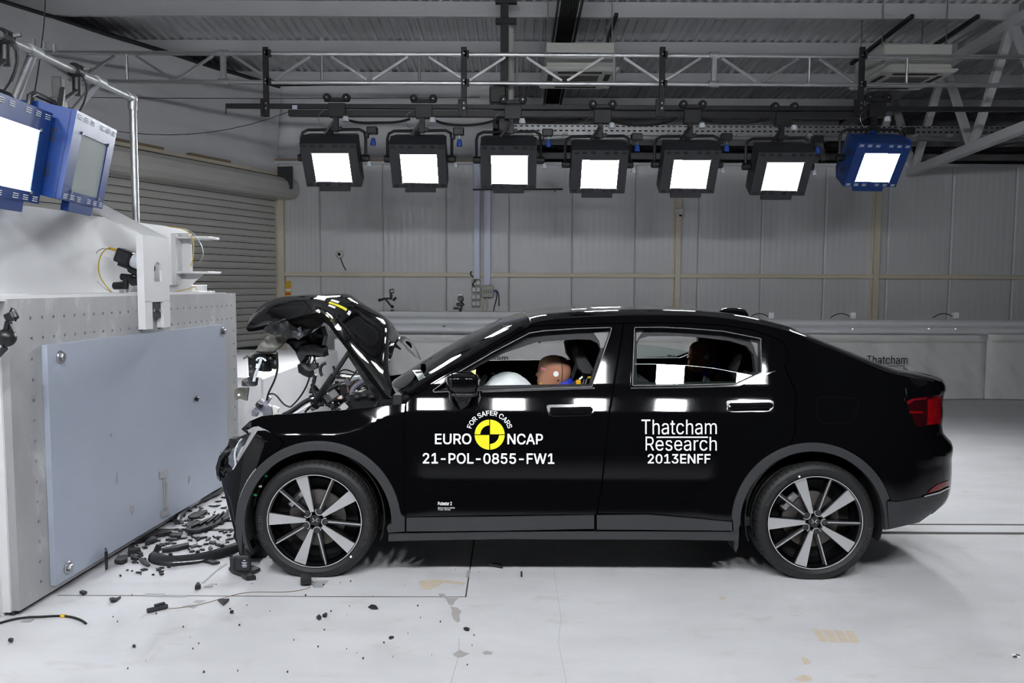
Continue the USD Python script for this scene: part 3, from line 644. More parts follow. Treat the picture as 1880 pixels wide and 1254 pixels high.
# the pale board bolted to the plate
b1, b2 = bs(BF(88, 700, .03)), bs(BF(414, 660, .03)); t1 = np.mean([BF(88, 638, .03)[2], BF(414, 592, .03)[2]]); t0 = BF(106, 1073, .03)[2]
bd = Thing('impact_board', 'pale blue-grey board bolted to the steel face of the barrier', 'board')
bd.part('board', bprism(sg.box(b1, t0, b2, t1), 0.032, 0.03), 'barrier_board', smooth=False)
for px, py in ((111, 655), (409, 609), (125, 1042)):
    c = BF(px, py, .034); bd.part('bolt', cat(cyl(c-BN*.004, c+BN*.008, 0.034, n=20, ch=.004), cyl(c+BN*.008, c+BN*.022, 0.02, n=6, ch=.004)), 'steel')
def onboard(name, poly, look, th=0.002, label=None):
    w = [(bs(BF(x, y, .034)), BF(x, y, .034)[2]) for x, y in poly]; return bd.part(name, bprism(sg.Polygon(w).buffer(0), 0.034+th, th+.001), look, label=label)
onboard('tape_patch', [(293, 866), (307, 859), (308, 876), (294, 879)], 'tape_grey'); onboard('tape_patch', [(295, 938), (310, 929), (311, 945), (296, 951)], 'tape_grey')
onboard('tape_strip', [(300, 876), (303, 876), (308, 890), (306, 935), (303, 935), (305, 891)], 'tape_grey'); onboard('tape_strip', [(300, 876), (302, 876), (303, 935), (301, 935)], 'tape_grey')
for pts in ([(237, 927), (241, 925), (248, 926), (249, 936), (243, 950), (238, 940)], [(345, 872), (350, 872), (350, 885), (345, 892)], [(202, 795), (206, 793), (207, 805), (203, 803)], [(213, 870), (216, 862), (218, 890), (214, 892)]):
    onboard('scuff', [(np.mean([a for a, b in pts])+(x-np.mean([a for a, b in pts]))*.6, np.mean([b for a, b in pts])+(y-np.mean([b for a, b in pts]))*.7) for x, y in pts], 'bare_concrete', 0.0006)
c = BF(356, 733, .034); single('plastic_shard', 'dark shard of plastic stuck in the pale board on the barrier', 'debris', hull([c, c+BN*.03+(0, .03, .01), c+(0, .05, .02), c+BN*.02+(0, .02, -.02), c+(0, .06, -.01)]), 'black_plastic')
# white camera guard clamped on the barrier
gd = Thing('camera_guard', 'white bent-plate guard over the barrier camera with an arched slot', 'bracket')
def wb(px, py, off): p = BF(px, py, off); return bs(p), p[2]
off = 0.05
fs0, fs1 = wb(264, 480, off)[0], wb(310, 480, off)[0]; ftop = np.mean([wb(264, 432, off)[1], wb(310, 437, off)[1]]); fbot = wb(270, 555, off)[1]
leg_b = np.mean([wb(268, 605, off)[1], wb(306, 601, off)[1]])
sl_ = [wb(x, y, off) for x, y in ((283, 517), (283, 490), (286, 482), (290, 481), (294, 486), (296, 496), (297, 517))]
gd.part('front_plate', bprism(sg.Polygon([(fs0, fbot), (fs1, fbot), (fs1, ftop), (fs0, ftop)], [sl_]), off, 0.012), 'white_paint', smooth=False)
gd.part('slot_pane', bprism(sg.Polygon(sl_).buffer(0.01), off-0.05, 0.005), 'white_paint')
gd.part('lens_mount', cyl(BW(wb(286, 498, off)[0], wb(286, 492, off)[1], off-0.045), BW(wb(286, 498, off)[0], wb(286, 492, off)[1], off-0.012), 0.022, n=14), 'print_black')
gd.part('side_flange', bprism(sg.box(fs0-0.002, fbot, fs0+0.012, ftop), off, 0.045), 'white_paint')
dsl = np.array([BN, [0, 0, 1]])
tp = []
for s in (fs0, fs1): tp += [BW(s, ftop, off), BW(s, ftop, off-0.02), BW(s, ftop+0.235, off-0.50), BW(s, ftop+0.255, off-0.50)]
gd.part('sloping_top', hull(tp), 'white_paint', smooth=False)
for a, b in ((fs0, fs0+(fs1-fs0)*0.28), (fs1-(fs1-fs0)*0.28, fs1)): gd.part('leg', bprism(sg.box(a, leg_b, b, fbot+0.01), off, off-0.003), 'white_paint', smooth=False)
gd.part('clamp_block', bprism(sg.box(fs0+(fs1-fs0)*.3, wb(285, 583, 0)[1], fs0+(fs1-fs0)*.7, fbot+0.01), 0.035, 0.034), 'lamp_black')
for px in (280, 291): c = BF(px, 570, .035); gd.part('bolt', cyl(c, c+BN*.012, 0.012, n=6), 'steel')
# beam stub behind the guard
bm = Thing('beam_stub', 'white steel beam stub with flanges at the right end of the barrier block', 'beam')
def bx(x0, x1, y0, y1, off, t, look='white_paint', nm='plate'):
    a, b = wb(x0, (y0+y1)/2, off), wb(x1, (y0+y1)/2, off); zt = wb((x0+x1)/2, y0, off)[1]; zb = wb((x0+x1)/2, y1, off)[1]
    return bm.part(nm, bprism(sg.box(min(a[0], b[0]), zb, max(a[0], b[0]), zt), off, t), look, smooth=False)
bY = BF(330, 470, -0.2)[1]
def fbx(x0, x1, y0, y1, Y, t, nm): a, b = P(x0, y0, Y), P(x1, y1, Y); return bm.part(nm, cbox(((a[0]+b[0])/2, Y+t/2, (a[2]+b[2])/2), (abs(b[0]-a[0]), t, abs(a[2]-b[2])), 0.003), 'white_paint', smooth=False)
fbx(314, 350, 428, 524, bY+0.09, 0.05, 'web'); fbx(317, 381, 433, 438, bY, 0.24, 'top_flange'); fbx(322, 382, 498, 502.5, bY-.02, 0.26, 'bottom_flange')
bm.part('gusset', pxprism([(328, 502), (374, 502), (350, 524), (322, 524)], bY+0.08, 0.012), 'white_paint')
bm.part('end_plate', pxprism([(314, 429), (322, 430), (324, 524), (316, 524)], bY-.02, 0.26), 'white_paint')
fbx(300, 352, 523, 536, bY+.02, 0.3, 'foot'); fbx(312, 367, 535, 539.5, bY-.02, 0.3, 'base_plate')
single('yellow_wire', 'thin yellow wire looping down over the beam stub', 'cable', tube([P(310, 416, bY-.05), P(330, 419, bY-.05), P(347, 427, bY-.05), P(355, 445, bY-.05), P(355, 470, bY-.05), P(350, 490, bY-.05)], 0.0035, 6, 6), 'yellow')
single('grey_wire', 'thin grey wire looping outside the yellow wire at the beam stub', 'cable', tube([P(331, 418, bY-.05), P(350, 425, bY-.05), P(368, 447, bY-.05), P(373, 465, bY-.05), P(364, 482, bY-.05)], 0.003, 6, 6), 'galv')
single('yellow_wire', 'thin yellow wire lying along the foot of the beam stub', 'cable', tube([P(312, 536, bY-.06), P(330, 534, bY-.06), P(352, 528, bY-.06), P(358, 527, bY-.06), P(361, 533, bY-.06)], 0.003, 6, 5), 'yellow')
# camera on the barrier top
hc = Thing('high_speed_camera', 'black camera with a silver lens on a jointed arm on top of the barrier', 'camera')
cy_ = BF(238, 480, -0.13)[1]
c1 = P(231, 472, cy_); ang = rot('y', 20)
hc.part('camera_body', cbox(c1, (0.105, 0.09, 0.09), 0.008, ang), 'black_plastic')
hc.part('side_plate', cbox(c1+ang@np.array([.0, -.047, 0]), (0.075, 0.006, 0.07), 0.004, ang), 'lamp_black')
hc.part('lens', cat(cyl(c1+ang@np.array([.05, 0, 0]), c1+ang@np.array([.12, 0, 0]), 0.05, n=24, ch=.006), cyl(c1+ang@np.array([.12, 0, 0]), c1+ang@np.array([.15, 0, 0]), 0.04, n=24, ch=.004)), 'slot_white')
hc.part('quick_release', cbox(c1+ang@np.array([.02, 0, -.055]), (0.09, 0.06, 0.02), 0.004, ang), 'black_plastic')
hc.part('grip', bar(c1+ang@np.array([.04, 0, -.06]), P(257, 505, cy_), 0.045, 0.04, ch=.01), 'black_plastic')
hc.part('arm', cat(cyl(P(256, 515, cy_), P(240, 517, cy_), 0.03, n=14, ch=.006), cyl(P(244, 510, cy_), P(222, 508, cy_), 0.022, n=14, ch=.005), cyl(P(232, 508, cy_), P(230, 532, cy_), 0.02, n=14), cyl(P(229, 524, cy_), P(208, 525, cy_), 0.026, 0.024, n=14, ch=.006)), 'black_plastic')
hc.part('pedestal', cyl(P(228, 541, cy_), P(228, 530, cy_), 0.028, n=18, ch=.003), 'steel')
hc.part('base_plate', cbox(P(226, 540, cy_), (0.21, 0.09, 0.008)), 'steel')
hc.part('plug', cyl(P(200, 455, cy_), P(212, 459, cy_), 0.007, 0.01, n=8), 'yellow')
for o, look in ((0, 'yellow'), (-11, 'galv')):
    hc.part('lead', tube([P(204+o*.2, 455-o*.3, cy_), P(190+o, 462, cy_), P(182+o, 480, cy_), P(183+o, 505, cy_), P(195+o*.7, 525, cy_), P(206, 537, cy_)], 0.0035, 6, 6), look)
# scaffold pipe with two blue lamps
PO = -0.40
def pipe_at(px): a = BF(px, 178-(243-px)*0.466, PO); return a
sc = Thing('scaffold_pipe', 'galvanised pipe frame standing on the barrier and carrying the blue lamps', 'pipe')
el = BF(243, 180, PO); ft = BF(247.5, 404, PO); ft = np.array([el[0], el[1], btop])
far_ = pipe_at(-90)
sc.part('crossbar', cyl(el, far_, 0.024, n=16), 'galv')
sc.part('upright', cyl(el, ft, 0.024, n=16), 'galv')
sc.part('elbow', cat(tm(trimesh.creation.icosphere(2, 0.034)) and xf(tm(trimesh.creation.icosphere(2, 0.034)), None, el), cyl(el, el+unit(far_-el)*.07, 0.031, n=16), cyl(el, el-np.array([0, 0, .08]), 0.031, n=16)), 'galv')
for px, q, nm in ((182, (-.45, .12, -.4), 'brace'), (62, (-.4, .1, -.75), 'brace')):
    a = pipe_at(px); sc.part(nm, cyl(a, a+np.array(q)*1.2, 0.024, n=14), 'galv'); sc.part('clamp', cyl(a-BD*.04, a+BD*.05, 0.034, n=14, ch=.004), 'galv')
a = pipe_at(60); [sc.part('clamp_bolt', cyl(a+np.array([0.01+.03*k, 0.05*k, .02]), a+np.array([0.01+.03*k, .05*k, .065]), 0.012, n=6), 'steel') for k in range(3)]
def sideblue(px, py, d, yaw, tilt, lit, label, group):
    c = P(px, py, d); return flood(label, matrix(rot('z', yaw), c), 'lamp_blue', lit, group, tilt, 0.82, False, 1.9), c
fa, ca = sideblue(-40, 262, 3.75, 92, 11, 'lamp_lit_side', 'glowing blue flood lamp cut off by the left edge of the picture', 'lit blue flood lamps')
fbb, cb = sideblue(108, 286, 4.32, 97, 12, 'lamp_glass', 'unlit blue flood lamp with a dull glass hanging over the barrier', 'unlit blue flood lamps')
for c, px, lb in ((cb, 140, 'unlit'), (ca, 8, 'glowing')):
    a = pipe_at(px); k = Thing('lamp_clamp', f'black clamp and stem holding the {lb} blue lamp on the pipe', 'clamp')
    k.part('jaw', cyl(a-BD*.035, a+BD*.035, 0.045, n=14, ch=.006), 'black_plastic'); k.part('stem', cyl(a, np.array([a[0], a[1], a[2]-.15]), 0.025, n=12), 'black_steel')
    k.part('spigot', cyl(np.array([a[0], a[1], a[2]-.12]), c+np.array([0, 0, .27]), 0.012, n=8), 'black_steel')
    k.part('lever', bar(a+(0, 0, .0), a+(0.08, .02, .02), 0.012, 0.02), 'black_plastic')
    k.part('chain', tube([a+(.03, 0, -.02), a+(.06, 0, -.1), a+(.05, 0, -.17), c+np.array([.03, 0, .28])], 0.006, 5, 5), 'black_steel')
single('drop_cable', 'thin black cable hanging from the roof in front of the scaffold pipe', 'cable', tube([P(84, -30, 4.9), P(79, 60, 4.9), P(70, 130, 4.9), P(59, 196, 4.9)], 0.004, 6, 6), 'rubber')
single('lamp_lead', 'short black lead curving from the pipe end at the left edge', 'cable', tube([P(14, 66, 3.95), P(27, 78, 3.95), P(33, 105, 3.95), P(29, 130, 3.95), P(20, 150, 3.95)], 0.005, 6, 6), 'rubber')
for k, (y0, y1) in enumerate(((179, 178.5), (228, 213))):
    single('guy_wire', ['upper thin wire stretched across the hall in front of the white sheet', 'lower thin wire sloping across the hall to the end of the lamp rail'][k], 'wire', tube([P(150, y0, 9.3), P(480, (y0+y1)/2+2, 9.4), P(880 if k == 0 else 530, y1+(0 if k == 0 else -8), 9.5)], 0.004, 5, 5), 'rubber')
# camera arm at the left edge
ca_ = Thing('arm_camera', 'small black action camera on a jointed arm at the left edge beside the barrier plate', 'camera')
y_ = 3.6
ca_.part('housing', cbox(P(21, 581, y_), (0.04, 0.05, 0.035), .004, rot('y', -25)), 'black_plastic')
ca_.part('frame', tube([P(13, 585, y_), P(22, 565, y_), P(27, 568, y_), P(33, 580, y_), P(28, 590, y_)], 0.004, 6), 'black_plastic')
ca_.part('ball_head', xf(tm(trimesh.creation.icosphere(2, 0.042)), None, P(12, 620, y_)), 'black_plastic')
ca_.part('link', cat(bar(P(16, 590, y_), P(13, 605, y_), .03, .02), bar(P(16, 592, y_), P(26, 612, y_), .012, .012)), 'black_plastic')
ca_.part('arm', cyl(P(10, 638, y_), P(-40, 690, y_), 0.014, n=10), 'black_steel')
# concrete blocks behind the front of the car
xr = P(482, 694, 6.9)[0]; zb = P(482, 694, 6.9)[2]
single('concrete_block', 'white painted concrete block beside the barrier behind the broken nose of the car', 'block', cbox(((xr-4.4)/2, 8.4, zb/2), (xr+4.4, 3.0, zb), 0.015), 'barrier_white')
a, b = P(613, 622, 10.4), P(652, 622, 10.4)
single('end_block', 'tall grey block at the left end of the guard rail behind the raised bonnet', 'block', cbox(((a[0]+b[0]+.35)/2, 10.9, a[2]/2), (b[0]-a[0]+.35, 1.0, a[2]), 0.015), 'barrier_white')
# ---- the car: looks ---------------------------------------------------------------------------
mat('car_black', (0.0025, 0.0025, 0.0032), 0.045, spec=0.45)
mat('cladding', (0.030, 0.031, 0.034), 0.42)
mat('trim_satin', (0.02, 0.02, 0.022), 0.16)
mat('inner_dark', (0.010, 0.010, 0.011), 0.7)
mat('inner_grey', (0.018, 0.018, 0.02), 0.75)
mat('pillar_grey', (0.15, 0.15, 0.155), 0.6)
mat('seat_cloth', (0.035, 0.035, 0.04), 0.85, bump=0.2, bscale=200)
mat('airbag', (0.80, 0.82, 0.84), 0.7, bump=0.35, bscale=22)
mat('dummy_skin', (0.40, 0.185, 0.115), 0.42, var=0.06, scale=12)
mat('dummy_face', (0.40, 0.33, 0.22), 0.5, var=0.2, scale=60)
mat('dummy_pink', (0.80, 0.25, 0.35), 0.5)
mat('dummy_blue', (0.02, 0.04, 0.42), 0.5)
mat('dummy_orange', (0.75, 0.22, 0.01), 0.5)
mat('decal_yellow', (0.78, 0.72, 0.02), 0.35)
mat('decal_white', (0.85, 0.85, 0.86), 0.35)
mat('wheel_silver', (0.62, 0.62, 0.63), 0.30, metal=0.75)
mat('wheel_black', (0.004, 0.004, 0.005), 0.12, coat=0.6)
mat('disc_iron', (0.15, 0.14, 0.13), 0.45, metal=0.6)
mat('tail_red', (0.17, 0.002, 0.004), 0.12, coat=0.6)
mat('tail_dark', (0.02, 0.002, 0.003), 0.1, coat=0.6)
mat('reflector_red', (0.13, 0.004, 0.009), 0.2, coat=0.5)
mat('olive_grey', (0.11, 0.11, 0.095), 0.5, var=0.15, scale=20)
mat('bracket_grey', (0.17, 0.17, 0.21), 0.5)
mat('foil', (0.30, 0.30, 0.33), 0.3, metal=0.5)
mat('copper', (0.42, 0.22, 0.16), 0.4, metal=0.4)
mat('green_clip', (0.02, 0.45, 0.15), 0.5)
mat('lamp_clear', (0.12, 0.13, 0.16), 0.08, coat=0.5)
mat('tyre_letter', (0.03, 0.03, 0.031), 0.5)
def glass(name, tint, refl=1.45):
    LOOKS[name] = usdkit.material(stage, '/World/Looks/'+name, {'t': ('transparent_bsdf', {'color': tint}), 'g': ('glossy_bsdf', {'roughness': 0.0, 'color': (1, 1, 1)}), 'f': ('fresnel', {'IOR': refl}), 'm': ('mix_closure', {})},
        [('f.fac', 'm.fac'), ('t.BSDF', 'm.closure1'), ('g.BSDF', 'm.closure2')], surface='m.closure')
glass('windscreen', (0.58, 0.68, 0.65)); glass('side_glass', (0.72, 0.82, 0.79)); glass('tail_glass', (0.10, 0.11, 0.11))

# ---- flank surface ----------------------------------------------------------------------------
YN, YC = 4.245, 5.165
WH = YC-YN
from scipy.interpolate import PchipInterpolator, CubicSpline
_zs = np.linspace(0.1, 1.7, 641)
_sl = PchipInterpolator([.1, .15, .25, .30, .36, .42, .53, .58, .66, .74, .82, .87, .90, .925, .943, .993, 1.01, 1.06, 1.072, 1.1, 1.2, 1.3, 1.41, 1.45, 1.7],
                        [-.4, -.4, -.22, -.02, .06, .13, .14, .03, .05, .11, .12, .14, .20, .43, .4615, .465, .50, .52, .418, .416, .411, .425, .50, .75, 1.0])(_zs)
_dz = np.r_[0, np.cumsum((_sl[1:]+_sl[:-1])/2*np.diff(_zs))]; _dz -= np.interp(0.74, _zs, _dz)
WF = P(577.5, 957.0, 4.262); WR = P(1496.5, 959.7, 4.262)             # wheel centres on the outer rim plane
XSF, XEF, XSR = -1.34, -1.86, 1.86
_rz = np.array([(973, 1640), (960, 1690), (945, 1715), (930, 1737), (915, 1744), (900, 1746), (880, 1747), (850, 1747), (832, 1750), (820, 1745), (810, 1735), (800, 1730), (785, 1729), (770, 1731), (750, 1730), (730, 1732), (722, 1736), (712, 1734), (704, 1728), (690, 1716)], float)
_rzZ = CH-(_rz[:, 0]-522)/1450*4.45; _rzX = 2.66+(_rz[:, 1]-1750)*4.45/1450
_o = np.argsort(_rzZ); _rzZ, _rzX = _rzZ[_o], _rzX[_o]
def _tail(Z, Xe):
    d = np.linspace(0.0, WH*.9, 200); u = 1-d/WH; x = XSR+(Xe-XSR)*np.maximum(1-u**2.8, 0)**(1/2.8); y = YN+d+np.interp(Z+.12, _zs, _dz)+0.02
    return (940+x/(y*math.cos(PITCH)+(CH-Z)*math.sin(PITCH))*FPX).max()
for _i in range(len(_rzZ)):
    _tgt = np.interp(_rzZ[_i], [r[0] for r in sorted(zip(_rzZ, _rz[_o, 1]))], [r[1] for r in sorted(zip(_rzZ, _rz[_o, 1]))]); _lo, _hi = 2.0, 3.2
    for _ in range(30):
        _m = (_lo+_hi)/2
        if _tail(_rzZ[_i], _m) < _tgt+3.0: _lo = _m
        else: _hi = _m
    _rzX[_i] = _m
def sstep(a, b, x): t = np.clip((x-a)/(b-a), 0, 1); return t*t*(3-2*t)
XW0, XW1, XW2, XW3 = [(q-940)/1450*4.27 for q in (600, 765, 1425, 1540)]      # the shoulder drops over the wheels
def DD(X, Z):
    X, Z = np.asarray(X, float), np.asarray(Z, float)
    d = np.interp(Z+0.12*sstep(XW1, XW0, X)+0.12*sstep(XW2, XW3, X), _zs, _dz)+0.010*((X-0.35)/1.4)**2
    for c, a in ((WF, 0.026), (WR, 0.026)):
        r = np.hypot(X-c[0], Z-c[2]); d = d-a*(1-sstep(0.42, 0.66, r))*sstep(1.02, 0.85, Z)
    t = np.clip((XSF-X)/(XSF-XEF), 0, 0.9999); d = d+WH*(1-(1-t**2.4)**(1/2.4))
    t = np.clip((X-XSR)/(np.interp(Z, _rzZ, _rzX)-XSR), 0, 0.9999); d = d+WH*(1-(1-t**2.8)**(1/2.8))
    return d
def surf(px, py, off=0.0):
    """Where the camera ray through a pixel of the photograph meets the flank (moved outwards by off)."""
    px, py = np.atleast_1d(np.asarray(px, float)), np.atleast_1d(np.asarray(py, float))
    d = FW+((px-940)/FPX)[:, None]*RT+((627-py)/FPX)[:, None]*UP; d = d/d[:, 1:2]
    Y = np.linspace(4.12, 5.16, 105)
    def g(y): return y-(YN+DD(d[:, :1]*y, CH+d[:, 2:]*y)-off)
    G = g(np.broadcast_to(Y, (len(px), 105)))
    hit = np.argmax(G >= 0, 1); hit[~(G >= 0).any(1)] = 104; hit = np.clip(hit, 1, 104); i = np.arange(len(px))
    a, b = Y[hit-1], Y[hit]
    for _ in range(22):
        m = (a+b)/2; s = g(m[:, None])[:, 0] >= 0; b = np.where(s, m, b); a = np.where(s, a, m)
    return C0+d*b[:, None]
def snorm(p, h=2e-3):
    X, Z = p[:, 0], p[:, 2]
    n = np.stack([(DD(X+h, Z)-DD(X-h, Z))/(2*h), -np.ones(len(p)), (DD(X, Z+h)-DD(X, Z-h))/(2*h)], -1)
    return n/np.linalg.norm(n, axis=1)[:, None]
def S1(px, py, off=0.0): return surf([px], [py], off)[0]
def tri2(poly, step):
    """Grid-clipped triangulation of a shapely polygon -> points (pixels), triangles."""
    pts, key, F = [], {}, []
    def vid(x, y):
        k = (round(x, 2), round(y, 2))
        if k not in key: key[k] = len(pts); pts.append((x, y))
        return key[k]
    for pg in getattr(poly, 'geoms', [poly]):
        if pg.geom_type != 'Polygon' or pg.area < 0.5: continue
        x0, y0, x1, y1 = pg.bounds
        gx = np.arange(math.floor(x0/step), math.ceil(x1/step)+1)*step; gy = np.arange(math.floor(y0/step), math.ceil(y1/step)+1)*step
        A, B = np.meshgrid(gx[:-1], gy[:-1], indexing='ij'); A, B = A.ravel(), B.ravel()
        bx_ = shapely.box(A, B, A+step, B+step); shapely.prepare(pg)
        inside = shapely.contains_properly(pg, bx_); touch = shapely.intersects(pg, bx_) & ~inside
        for a, b in zip(A[inside], B[inside]):
            q = [vid(a, b), vid(a+step, b), vid(a+step, b+step), vid(a, b+step)]; F += [(q[0], q[1], q[2]), (q[0], q[2], q[3])]
        for c in shapely.intersection(pg, bx_[touch]):
            for g in getattr(c, 'geoms', [c]):
                if g.geom_type != 'Polygon' or g.area < 1e-3: continue
                v, f = trimesh.creation.triangulate_polygon(g, engine='earcut')
                for t in f:
                    q = [vid(*v[k]) for k in t]
                    if len(set(q)) == 3: F.append(tuple(q))
    return np.array(pts), np.array(F)
def rounded(pts, r):
    return sg.Polygon(pts).buffer(-r).buffer(2*r).buffer(-r) if r else sg.Polygon(pts)
def panel(poly, off=0.0, step=6.0, flange=0.016):
    """A body panel with turned edges: outline in pixels, laid on the flank."""
    if not hasattr(poly, 'geom_type'): poly = sg.Polygon(poly)
    p, f = tri2(poly.buffer(0), step)
    v = surf(p[:, 0], p[:, 1], off); n = snorm(v)
    yy_ = v[f][:, :, 1]; f = f[(yy_.max(1) < 4.72) & (np.ptp(yy_, axis=1) < 0.2)]
    lab = trimesh.graph.connected_component_labels(np.vstack([f[:, [0, 1]], f[:, [1, 2]]]), node_count=len(v))[f[:, 0]]
    if not hasattr(poly, 'geoms'): f = f[lab == np.bincount(lab).argmax()]
    a = v[f]; fl = np.einsum('ij,ij->i', np.cross(a[:, 1]-a[:, 0], a[:, 2]-a[:, 0]), n[f[:, 0]]) < 0
    f[fl] = f[fl][:, ::-1]
    if flange:
        e = np.vstack([f[:, [0, 1]], f[:, [1, 2]], f[:, [2, 0]]]); s = np.sort(e, 1)
        _, idx, cnt = np.unique(s, axis=0, return_index=True, return_counts=True); e = e[idx[cnt == 1]]
        m = len(v); A, B = v[e[:, 0]], v[e[:, 1]]; w = np.array([0, flange, 0])
        nn = np.cross(B-A, w); nn = -nn/np.maximum(np.linalg.norm(nn, axis=1), 1e-9)[:, None]; k = len(e); r = np.arange(k)
        v = np.vstack([v, A, B, B+w, A+w]); n = np.vstack([n]+[nn]*4)
        f = np.vstack([f, np.stack([m+r, m+3*k+r, m+2*k+r], -1), np.stack([m+r, m+2*k+r, m+k+r], -1)])
    return v, f, n
def mir(g):
    v = np.array(g[0]); v[:, 1] = 2*YC-v[:, 1]; f = np.asarray(g[1])[:, ::-1]
    if len(g) == 2: return v, f
    n = np.array(g[2]); n[:, 1] *= -1; return v, f, n
car = Thing('car', 'crashed black five-door fastback car with its bonnet folded up against the barrier', 'car')
def cp(name, g, look, parent=None, label=None, smooth=35, both=False, kind=None):
    def one(h, lb): return car.part(name, h[:2], look, parent, smooth, h[2] if len(h) == 3 else None, lb, kind)
    r = one(g, label)
    if both: one(mir(g), None)
    return r

# outlines in the photograph's pixels
W1 = [(793, 719), (842, 684), (905, 647.5), (973, 612), (1000, 608), (1060, 604), (1122, 602), (1119, 614), (1086, 709), (990, 712), (887, 716)]
W2 = [(1162, 707), (1166, 602), (1216, 601.5), (1266, 604), (1328, 609), (1396, 622.5), (1397, 683), (1352, 703.5), (1260, 706)]
arc = lambda c, r, a0, a1, n=28: [(c[0]+r*math.cos(math.radians(a)), c[1]-r*math.sin(math.radians(a))) for a in np.linspace(a0, a1, n)]
CF, CR = (584, 962), (1492, 962)
gapF = [(744, 741), (742, 760), (741, 850), (742, 950)]
RAIL = [(966, 604), (975, 594), (1000, 588.5), (1060, 583), (1120, 579.5), (1200, 578), (1270, 579), (1330, 584), (1380, 592), (1433, 604)]
TAIL = [(1476, 619), (1528, 641), (1579, 662), (1617, 678), (1645, 687), (1681, 695), (1717, 702), (1728, 705)]
fender = sg.Polygon([(744, 741), (700, 746), (640, 752), (583, 756), (550, 759), (510, 761), (480, 764), (458, 773), (442, 788), (456, 799), (452, 786), (474, 783), (487, 789), (505, 798), (522, 812)]
    +arc(CF, 153, 118, 12)+[(743, 950)]+gapF[::-1]).buffer(0)
door1 = sg.Polygon([(746, 741), (754, 729), (770, 722), (800, 702), (966, 604), (975, 600), (1000, 598), (1060, 596), (1144, 594), (1143, 600), (1127, 698), (1117, 757), (1105, 880), (1094, 945), (920, 946), (746, 949), (745, 850), (746, 760)])
door2 = sg.Polygon([(1147, 594), (1216, 593), (1266, 594), (1330, 598), (1380, 606), (1418, 619), (1439, 629), (1446, 646), (1446, 663), (1440, 672), (1451, 701), (1457, 713), (1459, 725), (1457, 799), (1448, 819)]
    +[p for p in arc(CR, 150, 108, 172, 20)]+[(1343, 957), (1270, 950), (1190, 943), (1097, 943), (1107, 880), (1120, 757), (1130, 698), (1145, 604)])
frame_ = sg.Polygon([(752, 727), (764, 722), (798, 700), (966, 602)]+RAIL[1:]+[(1452, 612), (1452, 640), (1449, 664), (1443, 673), (1440, 690), (1300, 700), (1040, 712), (790, 724)]).buffer(0)
frame_ = frame_.difference(door1.buffer(1.2)).difference(door2.buffer(1.2))
frame_ = sg.Polygon(max(getattr(frame_, 'geoms', [frame_]), key=lambda g: g.area).exterior)
quarter = sg.Polygon([(1452, 612), (1433, 604)]+TAIL+[(1731, 712), (1731, 725), (1725, 740), (1725, 800), (1731, 812), (1740, 826), (1742, 850), (1740, 893), (1697, 911), (1648, 920.5), (1628, 919)]
    +arc(CR, 150, 17, 104, 30)+[(1451, 818), (1460, 798), (1462, 725), (1459, 711), (1453, 700), (1442, 674), (1449, 664), (1449, 646), (1442, 627)]).buffer(0)
quarter = max(getattr(quarter, 'geoms', [quarter]), key=lambda g: g.area)
w1, w2 = rounded(W1, 1.5), rounded(W2, 1.5)
ring1, ring2 = w1.buffer(5, join_style='mitre'), w2.buffer(4.5, join_style='mitre')
g_f = 0.45
cp('front_wing', panel(fender.buffer(-g_f)), 'car_black', label='black front wing torn and bent at its tip')
cp('front_wing', mir(panel(fender.intersection(sg.box(625, 700, 800, 1000)).buffer(-g_f))), 'car_black')
fd = cp('front_door', panel(door1.buffer(-g_f).difference(w1), flange=0.03), 'car_black', both=True)
rd = cp('rear_door', panel(door2.buffer(-g_f).difference(w2), flange=0.03), 'car_black', both=True)
cp('roof_rail', panel(frame_, off=-0.001), 'car_black', both=True)
qp = cp('rear_wing', panel(quarter.buffer(-g_f)), 'car_black', both=True)
# hollow behind the gaps
under = sg.Polygon([(470, 800), (560, 770), (700, 752), (760, 726), (970, 598), (1200, 586), (1400, 602), (1600, 680), (1720, 712), (1715, 900), (1640, 912), (1600, 960), (1340, 982), (740, 982), (470, 905)]).difference(w1.buffer(6)).difference(w2.buffer(6))
under = under.difference(sg.Point(CF).buffer(142)).difference(sg.Point(CR).buffer(140))
cp('inner_shell', panel(under, off=-0.024, step=12, flange=0), 'gap_black', both=True)
# window trims
for par, w, ring, d in ((fd, w1, ring1, 'front'), (rd, w2, ring2, 'rear')):
    cp('window_trim', panel(ring.difference(w.buffer(2.6, join_style='mitre')), off=0.004, flange=0.01), 'car_black', par)
    cp('window_seal', panel(w.buffer(1.8, join_style='mitre').difference(w), off=0.001, flange=0.05), 'cladding', par)
cp('sill_chrome', panel(sg.Polygon([(885, 716.5), (1092, 711), (1092, 714), (885, 720.5)]), off=0.007, flange=0.01, step=4), 'trim_satin', fd)
cp('sill_chrome', panel(sg.Polygon([(1158, 711), (1260, 709.5), (1352, 707), (1400, 687), (1424, 680), (1424, 682), (1354, 710), (1260, 712.5), (1158, 714)]), off=0.006, flange=0.01, step=4), 'trim_satin', rd)
cp('quarter_light', panel(sg.Polygon([(1403, 617), (1420, 623), (1437, 631), (1443, 647), (1443, 662), (1436, 671), (1404, 684)]).buffer(-.5), off=0.002, flange=0.01, step=5), 'car_black', rd)
# side glass: the rear pane is half lowered
pane = sg.Polygon([(1165, 706), (1166, 668.5), (1200, 668.5), (1260, 671), (1310, 676), (1345, 682.5), (1382, 689), (1352, 704)])
cp('window_pane', panel(pane, off=-0.012, flange=0.004), 'side_glass', rd, both=True)
cp('pane_edge', panel(sg.LineString([(1166, 668.5), (1200, 668.5), (1260, 671), (1310, 676), (1345, 682.5), (1380, 689)]).buffer(0.5), off=-0.012, flange=0.004), 'lamp_glass', rd)
